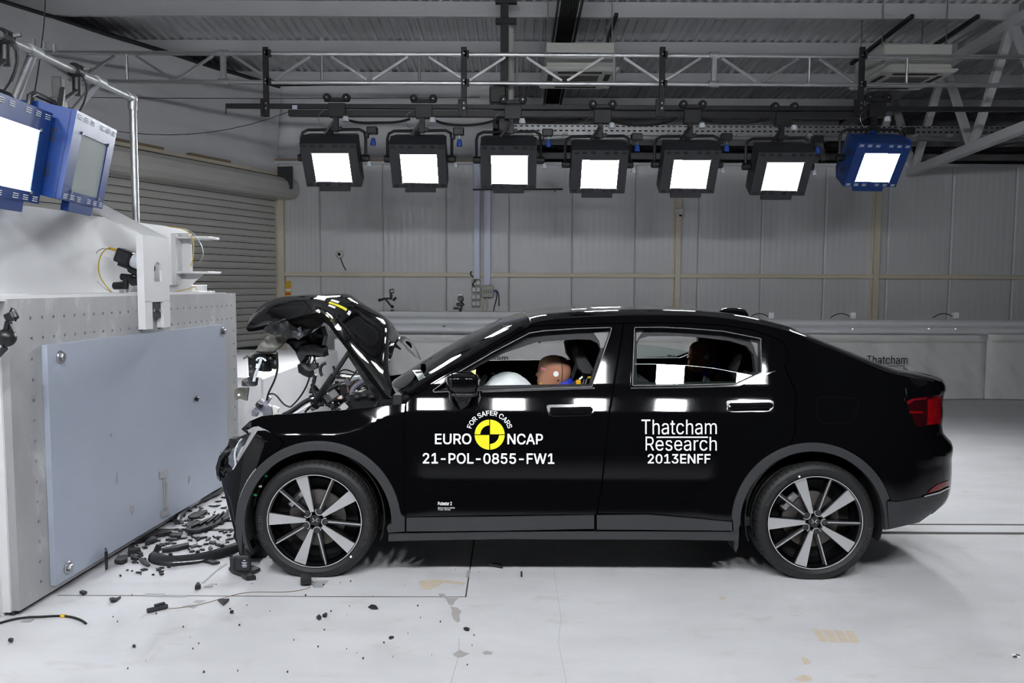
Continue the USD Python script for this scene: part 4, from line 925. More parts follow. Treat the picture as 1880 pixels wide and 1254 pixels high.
# cladding
def ringp(c, r0, r1, a0, a1): return sg.Polygon(arc(c, r1, a0, a1, 40)+arc(c, r0, a1, a0, 40))
archF = sg.Polygon(arc(CF, 152, 202, 8, 60)+[(738, 948), (743, 951), (743, 976), (712, 978), (711, 966)]+arc(CF, 135, 0, 205, 60)+[(446, 995), (445, 975)]).buffer(0)
archF = max(getattr(archF, 'geoms', [archF]), key=lambda g: g.area)
archR = sg.Polygon([(1356, 975), (1347, 975), (1346, 958)]+arc(CR, 149, 176, 18, 60)+[(1627, 920), (1631, 972), (1627, 972)]+arc(CR, 133, -5, 178, 60)).buffer(0)
archR = max(getattr(archR, 'geoms', [archR]), key=lambda g: g.area)
cp('wheel_arch_trim', panel(archF, off=0.008, flange=0.04, step=5), 'cladding', both=True)
cp('wheel_arch_trim', panel(archR, off=0.008, flange=0.04, step=5), 'cladding', both=True)
cp('door_cladding', panel(sg.Polygon([(746, 951), (920, 949), (1091, 946.5), (1091, 971), (920, 974.5), (746, 976)]), off=0.008, flange=0.014), 'cladding', fd, both=True)
cp('door_cladding', panel(sg.Polygon([(1096, 946.5), (1190, 945.5), (1270, 952), (1344, 959), (1344, 974.5), (1200, 973), (1096, 972.5)]), off=0.008, flange=0.014), 'cladding', rd, both=True)
cp('side_sill', panel(sg.Polygon([(713, 979), (745, 979), (920, 976), (1200, 975.5), (1344, 976), (1346, 974), (1357, 974), (1356, 993), (1240, 991), (920, 990), (790, 992), (713, 994)]), off=-0.004, flange=0.12), 'cladding', both=True)
cp('mud_flap', panel(sg.Polygon([(1347, 991), (1356, 991), (1355, 1005), (1351, 1015), (1348, 1008)]), off=-0.03, flange=0.15, step=3), 'cladding')
cp('rear_bumper_trim', panel(sg.Polygon([(1629, 921), (1648, 922), (1697, 913), (1742, 896), (1739, 914), (1724, 933), (1688, 959), (1632, 972)]), off=0.004, flange=0.03), 'cladding')
cp('bumper_strip', panel(sg.Polygon([(1697, 910.5), (1725, 903), (1744, 894), (1744, 896.5), (1725, 906), (1697, 913)]), off=0.010, flange=0.012, step=4), 'chrome')
cp('rear_reflector', panel(sg.Polygon([(1704, 905), (1712, 897), (1722, 890), (1743, 882), (1743, 890), (1725, 900)]), off=0.006, flange=0.01, step=4), 'reflector_red')
fb = cp('front_bumper', panel(sg.Polygon([(472, 791), (487, 790.5), (506, 799), (520, 813)]+arc(CF, 153, 120, 205, 30)+[(434, 990), (427, 966), (418, 932), (410, 900), (405, 880), (428, 862), (447, 831), (466, 800)]).buffer(-.6)), 'car_black', label='black bumper corner bent out of place')
cp('bumper_seam', panel(sg.LineString([(413, 897), (423, 918), (430, 955), (438, 985)]).buffer(1.0), off=0.001, flange=0.003, step=4), 'print_black', fb)
# tail lamp
tl = cp('tail_lamp', panel(sg.Polygon([(1663, 736), (1676, 731), (1728, 724), (1731, 728), (1729, 776), (1722, 781), (1682, 783)]), off=0.004, flange=0.02, step=4), 'tail_dark')
cp('lamp_segment', panel(sg.Polygon([(1704, 734), (1728, 727), (1728, 778), (1704, 780)]), off=0.009, flange=0.01, step=4), 'tail_red', tl)
cp('lamp_segment', panel(sg.Polygon([(1670, 755), (1695, 755), (1695, 758.5), (1670, 758.5)]), off=0.008, flange=0.006, step=4), 'tail_red', tl)
cp('lamp_segment', panel(sg.Polygon([(1664, 737), (1676, 732), (1702, 729.5), (1702, 733), (1678, 735.5), (1668, 743)]), off=0.006, flange=0.006, step=4), 'reflector_red', tl)
for k in range(8): cp('lamp_bead', panel(sg.Point(1720.5-.3*k, 733+6*k).buffer(1.6), off=0.013, flange=0.006, step=2), 'reflector_red', tl)
# charging flap outline and door handles
ch = sg.Polygon([(1499, 732), (1510, 729), (1568, 731), (1577, 737), (1573, 760), (1557, 777), (1512, 778), (1499, 768)]).buffer(-4).buffer(4)
cp('charging_flap', panel(ch.exterior.buffer(0.45), off=0.0006, flange=0.002, step=6), 'gap_black', qp)
for par, (x, y) in ((fd, (1003, 755)), (rd, (1333, 747))):
    q = [(x, y-11), (x+8, y-12), (x+80, y-13), (x+88, y-10), (x+87, y+2), (x+80, y+8), (x+14, y+10), (x+4, y+8)]
    hs = cp('handle_recess', panel(rounded(q, 3), off=0.001, flange=0.004, step=4), 'trim_satin', par)
    a, b = S1(x+6, y-1.5, 0.022), S1(x+85, y-3, 0.022)
    hh_ = bar(a, b, 0.045, 0.028, up=(0, 0, 1), ch=0.009)
    cp('door_handle', hh_, 'car_black', par)
# lettering on the doors
def decal(par, g, look, off=0.0012, name='lettering'):
    """g: flat shape in pixels (y up-negative already applied) -> laid on the flank."""
    v = np.asarray(g[0]); w = surf(v[:, 0], v[:, 1], off); w = w+np.array([0, -0.0012, 0])*(v[:, 2:3] > 1e-9)
    f = np.asarray(g[1]); return cp(name, (w, f[:, ::-1]), look, par, smooth=False)
def dtext(par, s, x0, x1, yb, h, bold=False, look='decal_white', tilt=0.0):
    v, f = text(s, h, 1.0, bold, x1-x0); return decal(par, (np.stack([x0+v[:, 0], yb-v[:, 1]+tilt*v[:, 0], v[:, 2]], -1), f), look)
def dpoly(par, poly, look, off=0.0012, name='lettering'):
    gs = [tm(trimesh.creation.extrude_polygon(g, 1.0, engine='earcut')) for g in getattr(poly, 'geoms', [poly])]
    v, f = cat(*gs); return decal(par, (v, f[:, ::-1]), look, off, name)
dtext(fd, 'EURO', 798.5, 865.5, 815, 18.4, True); dtext(fd, 'NCAP', 931.5, 997, 815.3, 18.4, True)
dtext(fd, '21-POL-0855-FW1', 776, 1018, 850.5, 18.3, True, tilt=0.0035)
rc, rr = (899, 798), 27.6
disc = sg.Point(rc).buffer(rr, 40); cross = sg.box(rc[0]-.8, rc[1]-40, rc[0]+.8, rc[1]+40).union(sg.box(rc[0]-40, rc[1]-.8, rc[0]+40, rc[1]+.8))
q1 = sg.Point(rc).buffer(rr*.62, 30).intersection(sg.box(rc[0]-40, rc[1]-40, rc[0], rc[1])).union(sg.Point(rc).buffer(rr*.62, 30).intersection(sg.box(rc[0], rc[1], rc[0]+40, rc[1]+40)))
dpoly(fd, disc.difference(cross).difference(q1), 'decal_yellow', name='roundel')
av, af = text('FOR SAFER CARS', 8.6, 1.0, True); wid = av[:, 0].max(); th_ = math.radians(162)-av[:, 0]/wid*math.radians(144); ra = 35.5+av[:, 1]
decal(fd, (np.stack([rc[0]+ra*np.cos(th_), rc[1]-ra*np.sin(th_), av[:, 2]], -1), af), 'decal_white')
dtext(fd, 'Polestar 2', 804, 829.5, 927.5, 6.2, True); dtext(fd, 'Battery Electric Vehicle', 804, 835, 933.5, 2.6); dtext(fd, '78 kWh / 300 kW', 804, 827, 937, 2.6)
dtext(rd, 'Thatcham', 1177.5, 1316, 797, 27); dtext(rd, 'Research', 1185, 1316, 827, 25.5); dpoly(rd, sg.box(1205, 801.5, 1300, 804), 'decal_white')
dtext(rd, '2013ENFF', 1189, 1304.5, 850.5, 16.5, True)

# ---- roof, screens, tail ------------------------------------------------------------------------
def loftx(near, centre, dcn, k=0.62, n=9, bul=0.05):
    """Sections from the near edge points to the centre line and on to the mirrored far edge."""
    out = []
    for R, Cc in zip(near, centre):
        R, Cc = np.asarray(R), np.asarray(Cc); t = np.linspace(0, 1, n)[:, None]
        p1 = R+np.array([(Cc[0]-R[0])*0.1, 0.055, bul]); p2 = np.array([Cc[0]+(R[0]-Cc[0])*0.05, YC-k*(YC-R[1]), Cc[2]])
        c = (1-t)**3*R+3*(1-t)**2*t*p1+3*(1-t)*t*t*p2+t**3*Cc
        m = c[-2::-1].copy(); m[:, 1] = 2*YC-m[:, 1]; out.append(np.vstack([c, m]))
    return np.array(out)
def dense(pts, n): return spline(pts, n)
nearR = np.array([S1(x, y) for x, y in RAIL[1:]]); nearR = spline(nearR, 4)
ctrp = [(930, 583), (960, 575.5), (1000, 570), (1050, 566), (1100, 564), (1150, 563.5), (1200, 564), (1250, 566.5), (1300, 570.5), (1340, 576), (1380, 584), (1433, 602), (1502, 627), (1553, 647), (1589, 661), (1625, 671), (1655, 676), (1694, 687), (1717, 696), (1728, 705)]
cw = np.array([P(x, y+1.0, YC) for x, y in ctrp]); cz = PchipInterpolator(cw[:, 0], cw[:, 2])
def ctr(X): return np.stack([X, np.full_like(X, YC), cz(X)], -1)
sx = np.linspace(0, 1, len(nearR)); x0c, x1c = P(961, 575, YC)[0], P(1433, 604, YC)[0]+0.06
cR = ctr(x0c+(nearR[:, 0]-nearR[0, 0])/(nearR[-1, 0]-nearR[0, 0])*(x1c-x0c))
roofg = loftx(nearR, cR, 1)
cp('roof_panel', oslab(roofg, 0.014, (0, 0, 1)), 'car_black', smooth=60)
cp('headlining', sheet(roofg-np.array([0, 0, 0.045])), 'inner_dark', smooth=60)
# front header, windscreen
wsN = np.array([P(x, y, Y) for x, y, Y in ((738, 718, 4.385), (752, 709, 4.395), (775, 694, 4.415), (820, 667, 4.45), (860, 643, 4.48), (900, 620, 4.505), (931, 604, 4.52))])
wsT = P(913, 589, YC); wsB = np.array([wsN[0, 0]-0.16, YC, wsN[0, 2]-0.03])
tt = (wsN[:, 2]-wsN[0, 2])/(wsN[-1, 2]-wsN[0, 2])
wsC = np.stack([wsB[0]+(wsT[0]-wsB[0])*tt, np.full(7, YC), wsB[2]+(wsT[2]-wsB[2])*tt+0.02*np.sin(math.pi*tt)], -1)
wg = loftx(spline(wsN, 3), spline(wsC, 3), 1, k=0.5, bul=0.012)
cp('windscreen', oslab(wg, 0.004, (-.3, 0, 1)), 'windscreen', smooth=60)
hd = np.array([wg[-1]*(1-t)+roofg[0]*t for t in np.linspace(0, 1, 4)]); hd[1:3] += np.array([0, 0, 0.003])
cp('roof_header', oslab(hd, 0.012, (0, 0, 1)), 'car_black', smooth=60)
cp('header_joint', tube(roofg[0]+np.array([0, 0, 0.001]), 0.003, 5), 'trim_satin'); cp('screen_joint', tube(wg[-1]+np.array([0, 0, 0.001]), 0.003, 5), 'trim_satin')
pillar_o = np.array([S1(x, y) for x, y in ((753, 724), (765, 720), (798, 698), (845, 671), (890, 645.5), (930, 623), (966, 602))])
pil = np.array([np.linspace(a, b, 5)+np.array([0, -1, 0.8])*0.014*np.sin(math.pi*np.linspace(0, 1, 5))[:, None] for a, b in zip(spline(pillar_o, 3), spline(wsN, 3))])
cp('windscreen_pillar', oslab(pil, 0.02, (-.3, -1, .5)), 'car_black', both=True, smooth=60)
cor = np.array([nearR[0], S1(966, 603), wg[-1][0], hd[1][0], hd[2][0]]); cp('pillar_corner', hull(np.vstack([cor, cor+np.array([0, .02, -.01])])), 'car_black', both=True)
# hatch glass and deck
nh = np.array([S1(x, y) for x, y in [(1433, 604)]+TAIL[:5]]); nh = spline(nh, 4)
ch_ = ctr(nh[:, 0]*1.0+(x1c-nh[0, 0])+(nh[:, 0]-nh[0, 0])*0.02)
hg = loftx(nh, ch_, 1, bul=0.02); hg[0] = roofg[-1]
cp('rear_screen', oslab(hg, 0.012, (0, 0, 1)), 'car_black', smooth=60, label='dark sloping rear screen')
nd = spline(np.array([S1(x, y) for x, y in TAIL[4:]]), 4); cd = ctr(hg[-1][8][0]+(nd[:, 0]-nd[0, 0])*((P(1690, 690, YC)[0]-hg[-1][8][0])/(nd[-1, 0]-nd[0, 0])))
dg = loftx(nd, cd, 1, bul=0.03); dg[0] = hg[-1]
cp('boot_deck', oslab(dg, 0.012, (0, 0, 1)), 'car_black', smooth=60)
# rear face, following the same plan curve as the wings
zz_ = np.r_[np.linspace(0.33, 1.05, 34)]; th = np.linspace(-1, 1, 41); rf = []
for z in zz_:
    xe = np.interp(z, _rzZ, _rzX); y = (WH-0.15)*th; d = WH-np.abs(y)-np.interp(z+.12, _zs, _dz)-0.02; d = np.clip(d, 0.03, WH)
    u = 1-d/WH; x = XSR+(xe-XSR)*np.maximum(1-u**2.8, 0)**(1/2.8); rf.append(np.stack([x-0.004, YC+y, np.full(41, z)], -1))
rf = np.array(rf); cp('tail_panel', oslab(rf, 0.01, (1, 0, 0)), 'car_black', smooth=50)
cp('rear_diffuser', hull([(x, y, z) for y in (YN+.3, 2*YC-YN-.3) for x, z in ((2.0, .25), (2.48, .40), (2.0, .5), (2.5, .5))]), 'cladding')
# antenna fin, roof stickers
q = [(1320, 577), (1322, 571), (1328, 566.5), (1342, 565), (1358, 566), (1366, 569), (1371, 577), (1372, 584)]
YA = 5.1; fin = [P(x, y, YA) for x, y in q]; cp('aerial_fin', hull([p+np.array([0, s*(0.012 if i in (2, 3, 4) else 0.035), 0]) for i, p in enumerate(fin) for s in (-1, 1)]), 'car_black', smooth=60)
def onroof(u, v, look, w=None):
    pass
for (a, b, c, d), look in (((0.17, 0.225, .30, .38), 'decal_white'), ((0.25, 0.31, .33, .42), 'decal_white'), ((0.30, 0.35, .40, .46), 'decal_white'), ((0.25, 0.36, .45, .50), 'wall_cream')):
    n = len(roofg)-1
    def rp(u, v): i, j = u*n, v*16; i0, j0 = int(i), int(j); return roofg[i0, j0]*(1-(i-i0))*(1-(j-j0))+roofg[i0+1, j0]*(i-i0)*(1-(j-j0))+roofg[i0, j0+1]*(1-(i-i0))*(j-j0)+roofg[i0+1, j0+1]*(i-i0)*(j-j0)
    gg = np.array([[rp(u, v)+np.array([0, -.001, .004]) for v in np.linspace(c, d, 4)] for u in np.linspace(a, b, 4)]); cp('roof_sticker', slab(gg[::-1], 0.001), look)

# ---- bonnet, folded up ----------------------------------------------------------------------------
HS = [[(453, 602, 4.78), (460, 583, 4.95), (470, 570, 5.165), (486, 556, 5.6)],
      [(483, 598, 4.70), (482, 566, 4.92), (490, 554, 5.165), (505, 551, 5.7)],
      [(525, 587, 4.58), (522, 557, 4.82), (525, 544.5, 5.165), (540, 546, 5.78)],
      [(565, 577, 4.49), (568, 553, 4.76), (572, 541.5, 5.165), (590, 545, 5.83)],
      [(594, 576, 4.45), (604, 562, 4.74), (622, 544, 5.165), (630, 547, 5.86)],
      [(615, 601, 4.43), (640, 582, 4.72), (652, 556, 5.165), (658, 562, 5.87)],
      [(650, 646, 4.42), (680, 622, 4.71), (690, 583, 5.165), (694, 590, 5.88)],
      [(690, 698, 4.42), (704, 655, 4.72), (714, 607, 5.165), (727, 618, 5.89)],
      [(712, 727, 4.42), (713, 678, 4.72), (718, 632, 5.165), (750, 641, 5.9)],
      [(744, 734, 4.42), (716, 688, 4.75), (724, 630, 5.165), (773, 659, 5.9)]]
rows = []
for r in HS:
    p = np.array([P(x, y, Y if k != 2 else Y-0.17*min(1, HS.index(r)/4)) for k, (x, y, Y) in enumerate(r)])
    rows.append(CubicSpline([0, .3, .58, 1], p)(np.linspace(0, 1, 25)))
rows = np.array(rows); us = np.linspace(0, 1, len(HS))
hood = CubicSpline(np.arange(len(HS)), rows)(np.linspace(0, len(HS)-1, 46))
jr = meshkit.fbm(hood.reshape(-1, 3)*7, 3, 3).reshape(46, 25)-0.5
hood[:, :, 2] += jr*0.005
bon = cp('bonnet', oslab(hood, 0.012, (0, 0, 1)), 'car_black', smooth=70, label='black bonnet buckled into a tent')
hn = trimesh.Trimesh(*sheet(hood), process=False).vertex_normals.reshape(46, 25, 3)
rim = hood[:, :3]-hn[:, :3]*0.05; cp('bonnet_flange', slab(np.array([np.linspace(a, b, 3) for a, b in zip(hood[:, 0], hood[:, 0]-hn[:, 0]*0.022+np.array([0, .01, 0]))]), 0.006), 'gap_black', bon, smooth=60)
inner = hood[2:-3:2, 3:-2:2]-hn[2:-3:2, 3:-2:2]*0.045; cp('bonnet_frame', slab(inner, 0.01), 'inner_dark', bon, smooth=50)
def onhood(i0, i1, j0, j1, look, name='bonnet_sticker'):
    a, b = np.linspace(i0, i1, 6), np.linspace(j0, j1, 6); f_ = CubicSpline(np.arange(46), hood); g_ = f_(a); g_ = CubicSpline(np.arange(25), g_, axis=1)(b)
    nn_ = CubicSpline(np.arange(25), CubicSpline(np.arange(46), hn)(a), axis=1)(b); nn_ /= np.linalg.norm(nn_, axis=-1, keepdims=True)
    s = 1 if nn_[..., 2].mean() > 0 else -1
    return cp(name, slab(g_+s*nn_*0.004, 0.001), look, bon, smooth=60)
SG = 1
# ---- stickers on the bonnet ---------------------------------------------------------------------
onhood(16.3, 18.2, 9.0, 12.2, 'decal_white'); onhood(19.4, 21.8, 8.3, 9.3, 'decal_yellow'); onhood(21.6, 24.0, 8.3, 9.3, 'decal_yellow', 'bonnet_sticker')
onhood(19.4, 21.4, 9.8, 10.8, 'decal_white'); onhood(19.8, 21.6, 6.9, 7.8, 'decal_white'); onhood(24.4, 25.0, 7.6, 9.2, 'decal_white')

# ---- wheels -----------------------------------------------------------------------------------------
def wheel(c, a0, sgn=1, full=True, lab=None):
    """c: centre on the outer rim plane; a0: direction of one wide spoke; sgn -1 for the far side."""
    c = np.asarray(c, float); Y = np.array([0, sgn, 0])
    def fix(g):
        v = np.array(g[0]); v[:, 2] = np.maximum(v[:, 2], 0.003); return v, g[1]
    def flat(poly, w, t): return prism(poly, c+Y*w, (1, 0, 0), (0, 0, 1), Y, t)
    rim = car.part('wheel', lathe([(.258, -.004), (.262, -.004), (.264, .008), (.25, .012), (.243, .03), (.238, .10), (.236, .19), (.262, .205), (.262, .21), (.23, .2), (.23, .1), (.235, .03)], c, Y, 64), 'wheel_black', smooth=40)
    N = 360; a = np.linspace(0, 2*math.pi, N, endpoint=False)
    pr = [(.259, .012, 0), (.266, -.004, 0), (.283, -.014, 0), (.303, -.014, 0), (.318, -.006, 0), (.3255, .004, 1), (.3325, .020, 1), (.3345, .036, 1), (.3345, .050, 1), (.327, .052, 0), (.327, .060, 0), (.336, .062, 2), (.336, .098, 2), (.328, .1, 0), (.328, .108, 0), (.336, .11, 2), (.336, .145, 2), (.328, .147, 0), (.328, .155, 0), (.335, .157, 1), (.333, .19, 1), (.325, .205, 1), (.31, .222, 0), (.285, .23, 0), (.259, .21, 0)]
    V = []
    for r, w, k in pr:
        rr_ = np.full(N, r)
        if k: rr_ = rr_-np.where((np.arange(N)+(2 if k == 2 else 0)) % 6 == 0, 0.0035 if k == 1 else 0.002, 0)
        V.append(np.stack([c[0]+rr_*np.cos(a), np.full(N, c[1]+sgn*w), c[2]+rr_*np.sin(a)], -1))
    V = np.array(V); V = np.concatenate([V, V[:, :1]], 1)
    ty = car.part('tyre', fix(sheet(V, flip=sgn > 0)), 'rubber', rim, smooth=28)
    def pol(r, d): return (r*math.cos(math.radians(d)), r*math.sin(math.radians(d)))
    def spoke(d, r0, r1, w0, w1, w, t, look, name):
        e = np.array(pol(1, d)); s_ = np.array([-e[1], e[0]]); return car.part(name, flat(sg.Polygon([e*r0+s_*w0, e*r1+s_*w1, e*(r1+.001), e*r1-s_*w1, e*r0-s_*w0]), w, t), look, rim, smooth=False)
    for k in range(5):
        d = a0+72*k
        spoke(d, .045, .25, .013, .036, .016, .04, 'wheel_black', 'spoke_core'); spoke(d, .052, .252, .010, .0335, .006, .011, 'wheel_silver', 'wide_spoke')
        d2 = d-40
        spoke(d2, .03, .25, .012, .011, .018, .04, 'wheel_black', 'spoke_core'); spoke(d2+1.0, .072, .253, .0033, .0033, .008, .010, 'wheel_silver', 'slim_spoke')
        lp = np.array(pol(.058, d2-2)); lug = sg.Point(*lp).buffer(.021, 10); e = np.array(pol(1, d2-2)); s_ = np.array([-e[1], e[0]])
        u = sg.Point(*lp).buffer(.0235, 14).difference(sg.Point(*lp).buffer(.0195, 14)).difference(sg.Polygon([lp+e*.002+s_*.05, lp+e*.06+s_*.05, lp+e*.06-s_*.05, lp+e*.002-s_*.05]))
        car.part('hub_line', flat(u, .008, .01), 'wheel_silver', rim, smooth=False)
        car.part('lug_nut', cyl(c+Y*.03+np.array([lp[0], 0, lp[1]]), c+Y*.010+np.array([lp[0], 0, lp[1]]), .015, n=12, ch=.003), 'cladding', rim)
    car.part('rim_line', flat(sg.Point(0, 0).buffer(.2615, 48).difference(sg.Point(0, 0).buffer(.2565, 48)), -.006, .006), 'wheel_silver', rim)
    car.part('centre_cap', cyl(c+Y*.04, c+Y*.012, .033, n=24, ch=.004), 'wheel_black', rim)
    for f in (1, -1):
        car.part('emblem', flat(sg.Polygon([(0.001*f, .001), (.013*f, .016), (.016*f, .013), (.005*f, .0), (.016*f, -.004), (.014*f, -.008)]).buffer(0), .009, .004), 'wheel_silver', rim)
    car.part('brake_disc', lathe([(.06, .07), (.158, .07), (.158, .09), (.06, .09)], c, Y, 48), 'disc_iron', rim)
    car.part('brake_disc_hat', lathe([(1e-4, .045), (.07, .045), (.08, .07)], c, Y, 32), 'inner_dark', rim)
    car.part('wheel_back', lathe([(.16, .115), (.235, .11)], c, Y, 40), 'inner_dark', rim)
    q = rot('y', -(a0-60)); cl = cat(cbox((0, .085*sgn, .155), (.13, .05, .05), .012)); car.part('brake_caliper', xf(cl, q, c), 'steel', rim)
    if full:
        def arct(s, ang, r, h, look='tyre_letter'):
            v, f = text(s, h, .0016, True); L = v[:, 0].max(); t_ = math.radians(ang)+(L/2-v[:, 0])/r; R_ = r+v[:, 1]-h/2
            return car.part('lettering', (np.stack([c[0]+R_*np.cos(t_), np.full(len(v), c[1]-.0140)-v[:, 2], c[2]+R_*np.sin(t_)], -1), f), look, ty, smooth=False)
        for s, ang, h in lab: arct(s, ang, .293, h)
        p_ = pol(.279, lab[0][1]-32 if sgn > 0 else 0); car.part('paint_dot', cyl(c+np.array([p_[0], -.012, p_[1]]), c+np.array([p_[0], -.0155, p_[1]]), .0065, n=10), 'decal_white', ty)
    return rim
wheel(WF, 106, 1, True, [('MICHELIN', -12, .024), ('MICHELIN', 190, .024)])
wheel(WR, 110, 1, True, [('MICHELIN', 143, .026), ('PRIMACY 4', 110, .015), ('MICHELIN', -22, .026)])
for c in (WF, WR): wheel((c[0], 2*YC-c[1], c[2]), 100, -1, False)
for c in (WF, WR):                                                     # arch liners
    th = np.radians(np.linspace(-20, 200, 30)); g = np.stack([np.stack([c[0]+.385*np.cos(th), np.full(30, y), c[2]+.02+.385*np.sin(th)], -1) for y in (YN+.03, YN+.36)], 0)
    cp('arch_liner', slab(g, .005), 'inner_dark', both=True, smooth=60)
    cp('liner_wall', prism(sg.Point(0, 0).buffer(.40, 20).intersection(sg.box(-.5, -.16, .5, .5)), (c[0], YN+.36, c[2]), (1, 0, 0), (0, 0, 1), (0, 1, 0), .004), 'inner_dark', both=True)
for x, y, look in ((488, 874, 'green_clip'), (469, 909, 'green_clip'), (478, 893, 'decal_white')): p_ = P(x, y, 4.33); cp('liner_clip', cbox(p_, (.018, .012, .014), .003), look)
cp('liner_wire', tube([P(496, 858, 4.33), P(486, 876, 4.34), P(474, 902, 4.34), P(466, 930, 4.34)], .004, 5, 5), 'rubber')
cp('underbody', hull([(x, y, z) for y in (YN+.12, 2*YC-YN-.12) for x, z in ((-.62, .19), (1.28, .19), (1.28, .26), (-.62, .26))]), 'inner_dark')
cp('underbody', hull([(x, y, z) for y in (YN+.38, 2*YC-YN-.38) for x, z in ((-1.45, .24), (2.1, .24), (2.1, .42), (-1.45, .42))]), 'inner_dark')
cp('bulkhead', cbox((-.63, YC, .62), (.05, 1.7, .78)), 'inner_dark'); cp('boot_floor', cbox((1.95, YC, .5), (.9, 1.45, .1)), 'inner_dark')

# ---- cabin ------------------------------------------------------------------------------------------
cp('cabin_floor', cbox((.45, YC, .3), (2.2, 1.66, .05)), 'inner_dark')
cp('dashboard', hull([(x, y, z) for y in (YN+.12, 2*YC-YN-.12) for x, z in ((-.66, .99), (-.5, 1.02), (-.28, .99), (-.2, .9), (-.25, .6), (-.6, .6))]), 'inner_dark')
cp('steering_wheel', xf(tm(trimesh.creation.torus(.175, .016, 32, 10)), rot('y', -65), P(868, 740, 4.80)), 'inner_dark')
s0 = tm(trimesh.creation.icosphere(4, 1.0)); nz = meshkit.fbm(s0[0]*2.2, 4, 5)-.5
sv = s0[0]*(1+.16*nz)[:, None]; sv = sv*np.array([.175, .26, .185]); ba_c = P(932, 740, 4.70)
cp('airbag', (sv@rot('y', 12).T+ba_c, s0[1]), 'airbag', smooth=True, label='white driver airbag, half deflated')
sv2 = s0[0]*(1+.1*nz)[:, None]*np.array([.11, .2, .09]); cp('airbag_skirt', (sv2@rot('y', 25).T+P(914, 728, 4.80), s0[1]), 'airbag', smooth=True)
for yy, near in ((4.80, True), (5.53, False)):
    st = cp('front_seat', hull([(x, yy+sy*w, z) for sy in (-1, 1) for x, z, w in ((.52, .55, .25), (.62, .5, .24), (.80, 1.06, .19), (.74, 1.08, .19), (.66, 1.0, .21), (.86, .98, .18))]), 'seat_cloth', smooth=50)
    cp('seat_cushion', hull([(x, yy+sy*w, z) for sy in (-1, 1) for x, z, w in ((.1, .48, .24), (.1, .58, .25), (.6, .52, .25), (.6, .4, .24))]), 'seat_cloth', st)
    q_ = [(1051, 646), (1058, 637), (1066, 639), (1076, 656), (1091, 681), (1082, 687), (1067, 685), (1055, 670)]
    hp_ = [P(x, y, 4.80)[[0, 2]] for x, y in q_]; cx = np.mean(hp_, 0)
    cp('headrest', hull([(cx[0]+(p[0]-cx[0])*k, yy+sy*w, cx[1]+(p[1]-cx[1])*k) for p in hp_ for sy in (-1, 1) for k, w in ((1, .105), (.8, .13))]), 'seat_cloth', st, smooth=50)
    for sy in (-1, 1): cp('headrest_post', cyl((cx[0]+.03, yy+sy*.06, cx[1]-.1), (cx[0]-.01, yy+sy*.06, cx[1]-.22), .008, n=8), 'steel', st)
rs = cp('rear_bench', hull([(x, YC+sy*.68, z) for sy in (-1, 1) for x, z in ((1.42, .5), (1.55, .45), (1.68, 1.0), (1.6, 1.04), (1.55, .95))]), 'seat_cloth', smooth=50)
cp('seat_cushion', hull([(x, YC+sy*.68, z) for sy in (-1, 1) for x, z in ((1.0, .45), (1.0, .55), (1.5, .5), (1.5, .4))]), 'seat_cloth', rs)
for yy in (4.78, 5.55): cp('headrest', hull([(x, yy+sy*w, z) for sy in (-1, 1) for x, z, w in ((1.55, 1.0, .12), (1.6, 1.14, .1), (1.66, 1.15, .1), (1.7, 1.0, .12))]), 'seat_cloth', rs, smooth=50)
in1 = rounded([(812, 711), (890, 666), (924, 649), (985, 628), (1030, 625), (1060, 623), (1085, 624), (1098, 631), (1103, 643), (1082, 707)], 2)
in2 = rounded([(1169, 704), (1169, 634), (1174, 622), (1190, 617.5), (1240, 617), (1290, 620), (1340, 626), (1372, 636), (1384, 652), (1388, 684), (1352, 702)], 3)
for par, w, i in ((fd, w1, in1), (rd, w2, in2)): cp('window_surround', panel(w.buffer(5).difference(i), off=-.055, flange=.05), 'inner_grey', par, both=True)
cp('pillar_trim', panel(rounded([(1090, 611), (1119, 606), (1112, 636), (1103, 640), (1100, 626)], 1), off=-.051, flange=.01, step=4), 'pillar_grey', fd)
cp('pillar_trim', panel(rounded([(1168, 605), (1182, 606), (1178, 611), (1171, 622), (1168, 632)], 1), off=-.051, flange=.01, step=4), 'pillar_grey', rd)
cp('pillar_trim', panel(rounded([(1376, 623), (1394, 625), (1394, 660), (1388, 650), (1384, 636)], 1), off=-.051, flange=.01, step=4), 'pillar_grey', rd)
for par, poly in ((fd, [(800, 728), (1110, 716), (1100, 900), (760, 900)]), (rd, [(1140, 716), (1400, 700), (1440, 800), (1330, 900), (1120, 900)])): cp('door_card', panel(sg.Polygon(poly), off=-.10, flange=.02, step=14), 'inner_dark', par, both=True)
cp('inner_handle', bar(P(900, 686, 5.95), P(910, 686, 5.95), .03, .02), 'chrome')
cp('pillar_post', hull([(x, 2*YC-y, z) for x, y, z in ((.46, 4.36, .9), (.85, 4.36, .9), (.42, 4.47, 1.40), (.85, 4.47, 1.40), (.46, 4.42, .9), (.85, 4.42, .9), (.42, 4.53, 1.40), (.80, 4.53, 1.4))]), 'inner_dark')
bl_ = cp('seat_belt', tube([P(1108, 640, 4.5), P(1098, 675, 4.62), P(1075, 690, 4.72), P(1045, 712, 4.76)], .012, 5, 5), 'inner_grey')
cp('belt_clip', cbox(P(1062, 702, 4.66), (.03, .02, .03), .005), 'amber', bl_); cp('belt_clip', cbox(P(1083, 693, 4.62), (.028, .02, .012), .003), 'yellow', bl_); cp('buckle', cyl(P(1064, 697, 4.66), P(1070, 692, 4.66), .01, n=8), 'steel', bl_)
cp('sun_visor', bar(P(983, 622, 4.75), P(993, 628, 4.75), .012, .02), 'inner_dark')
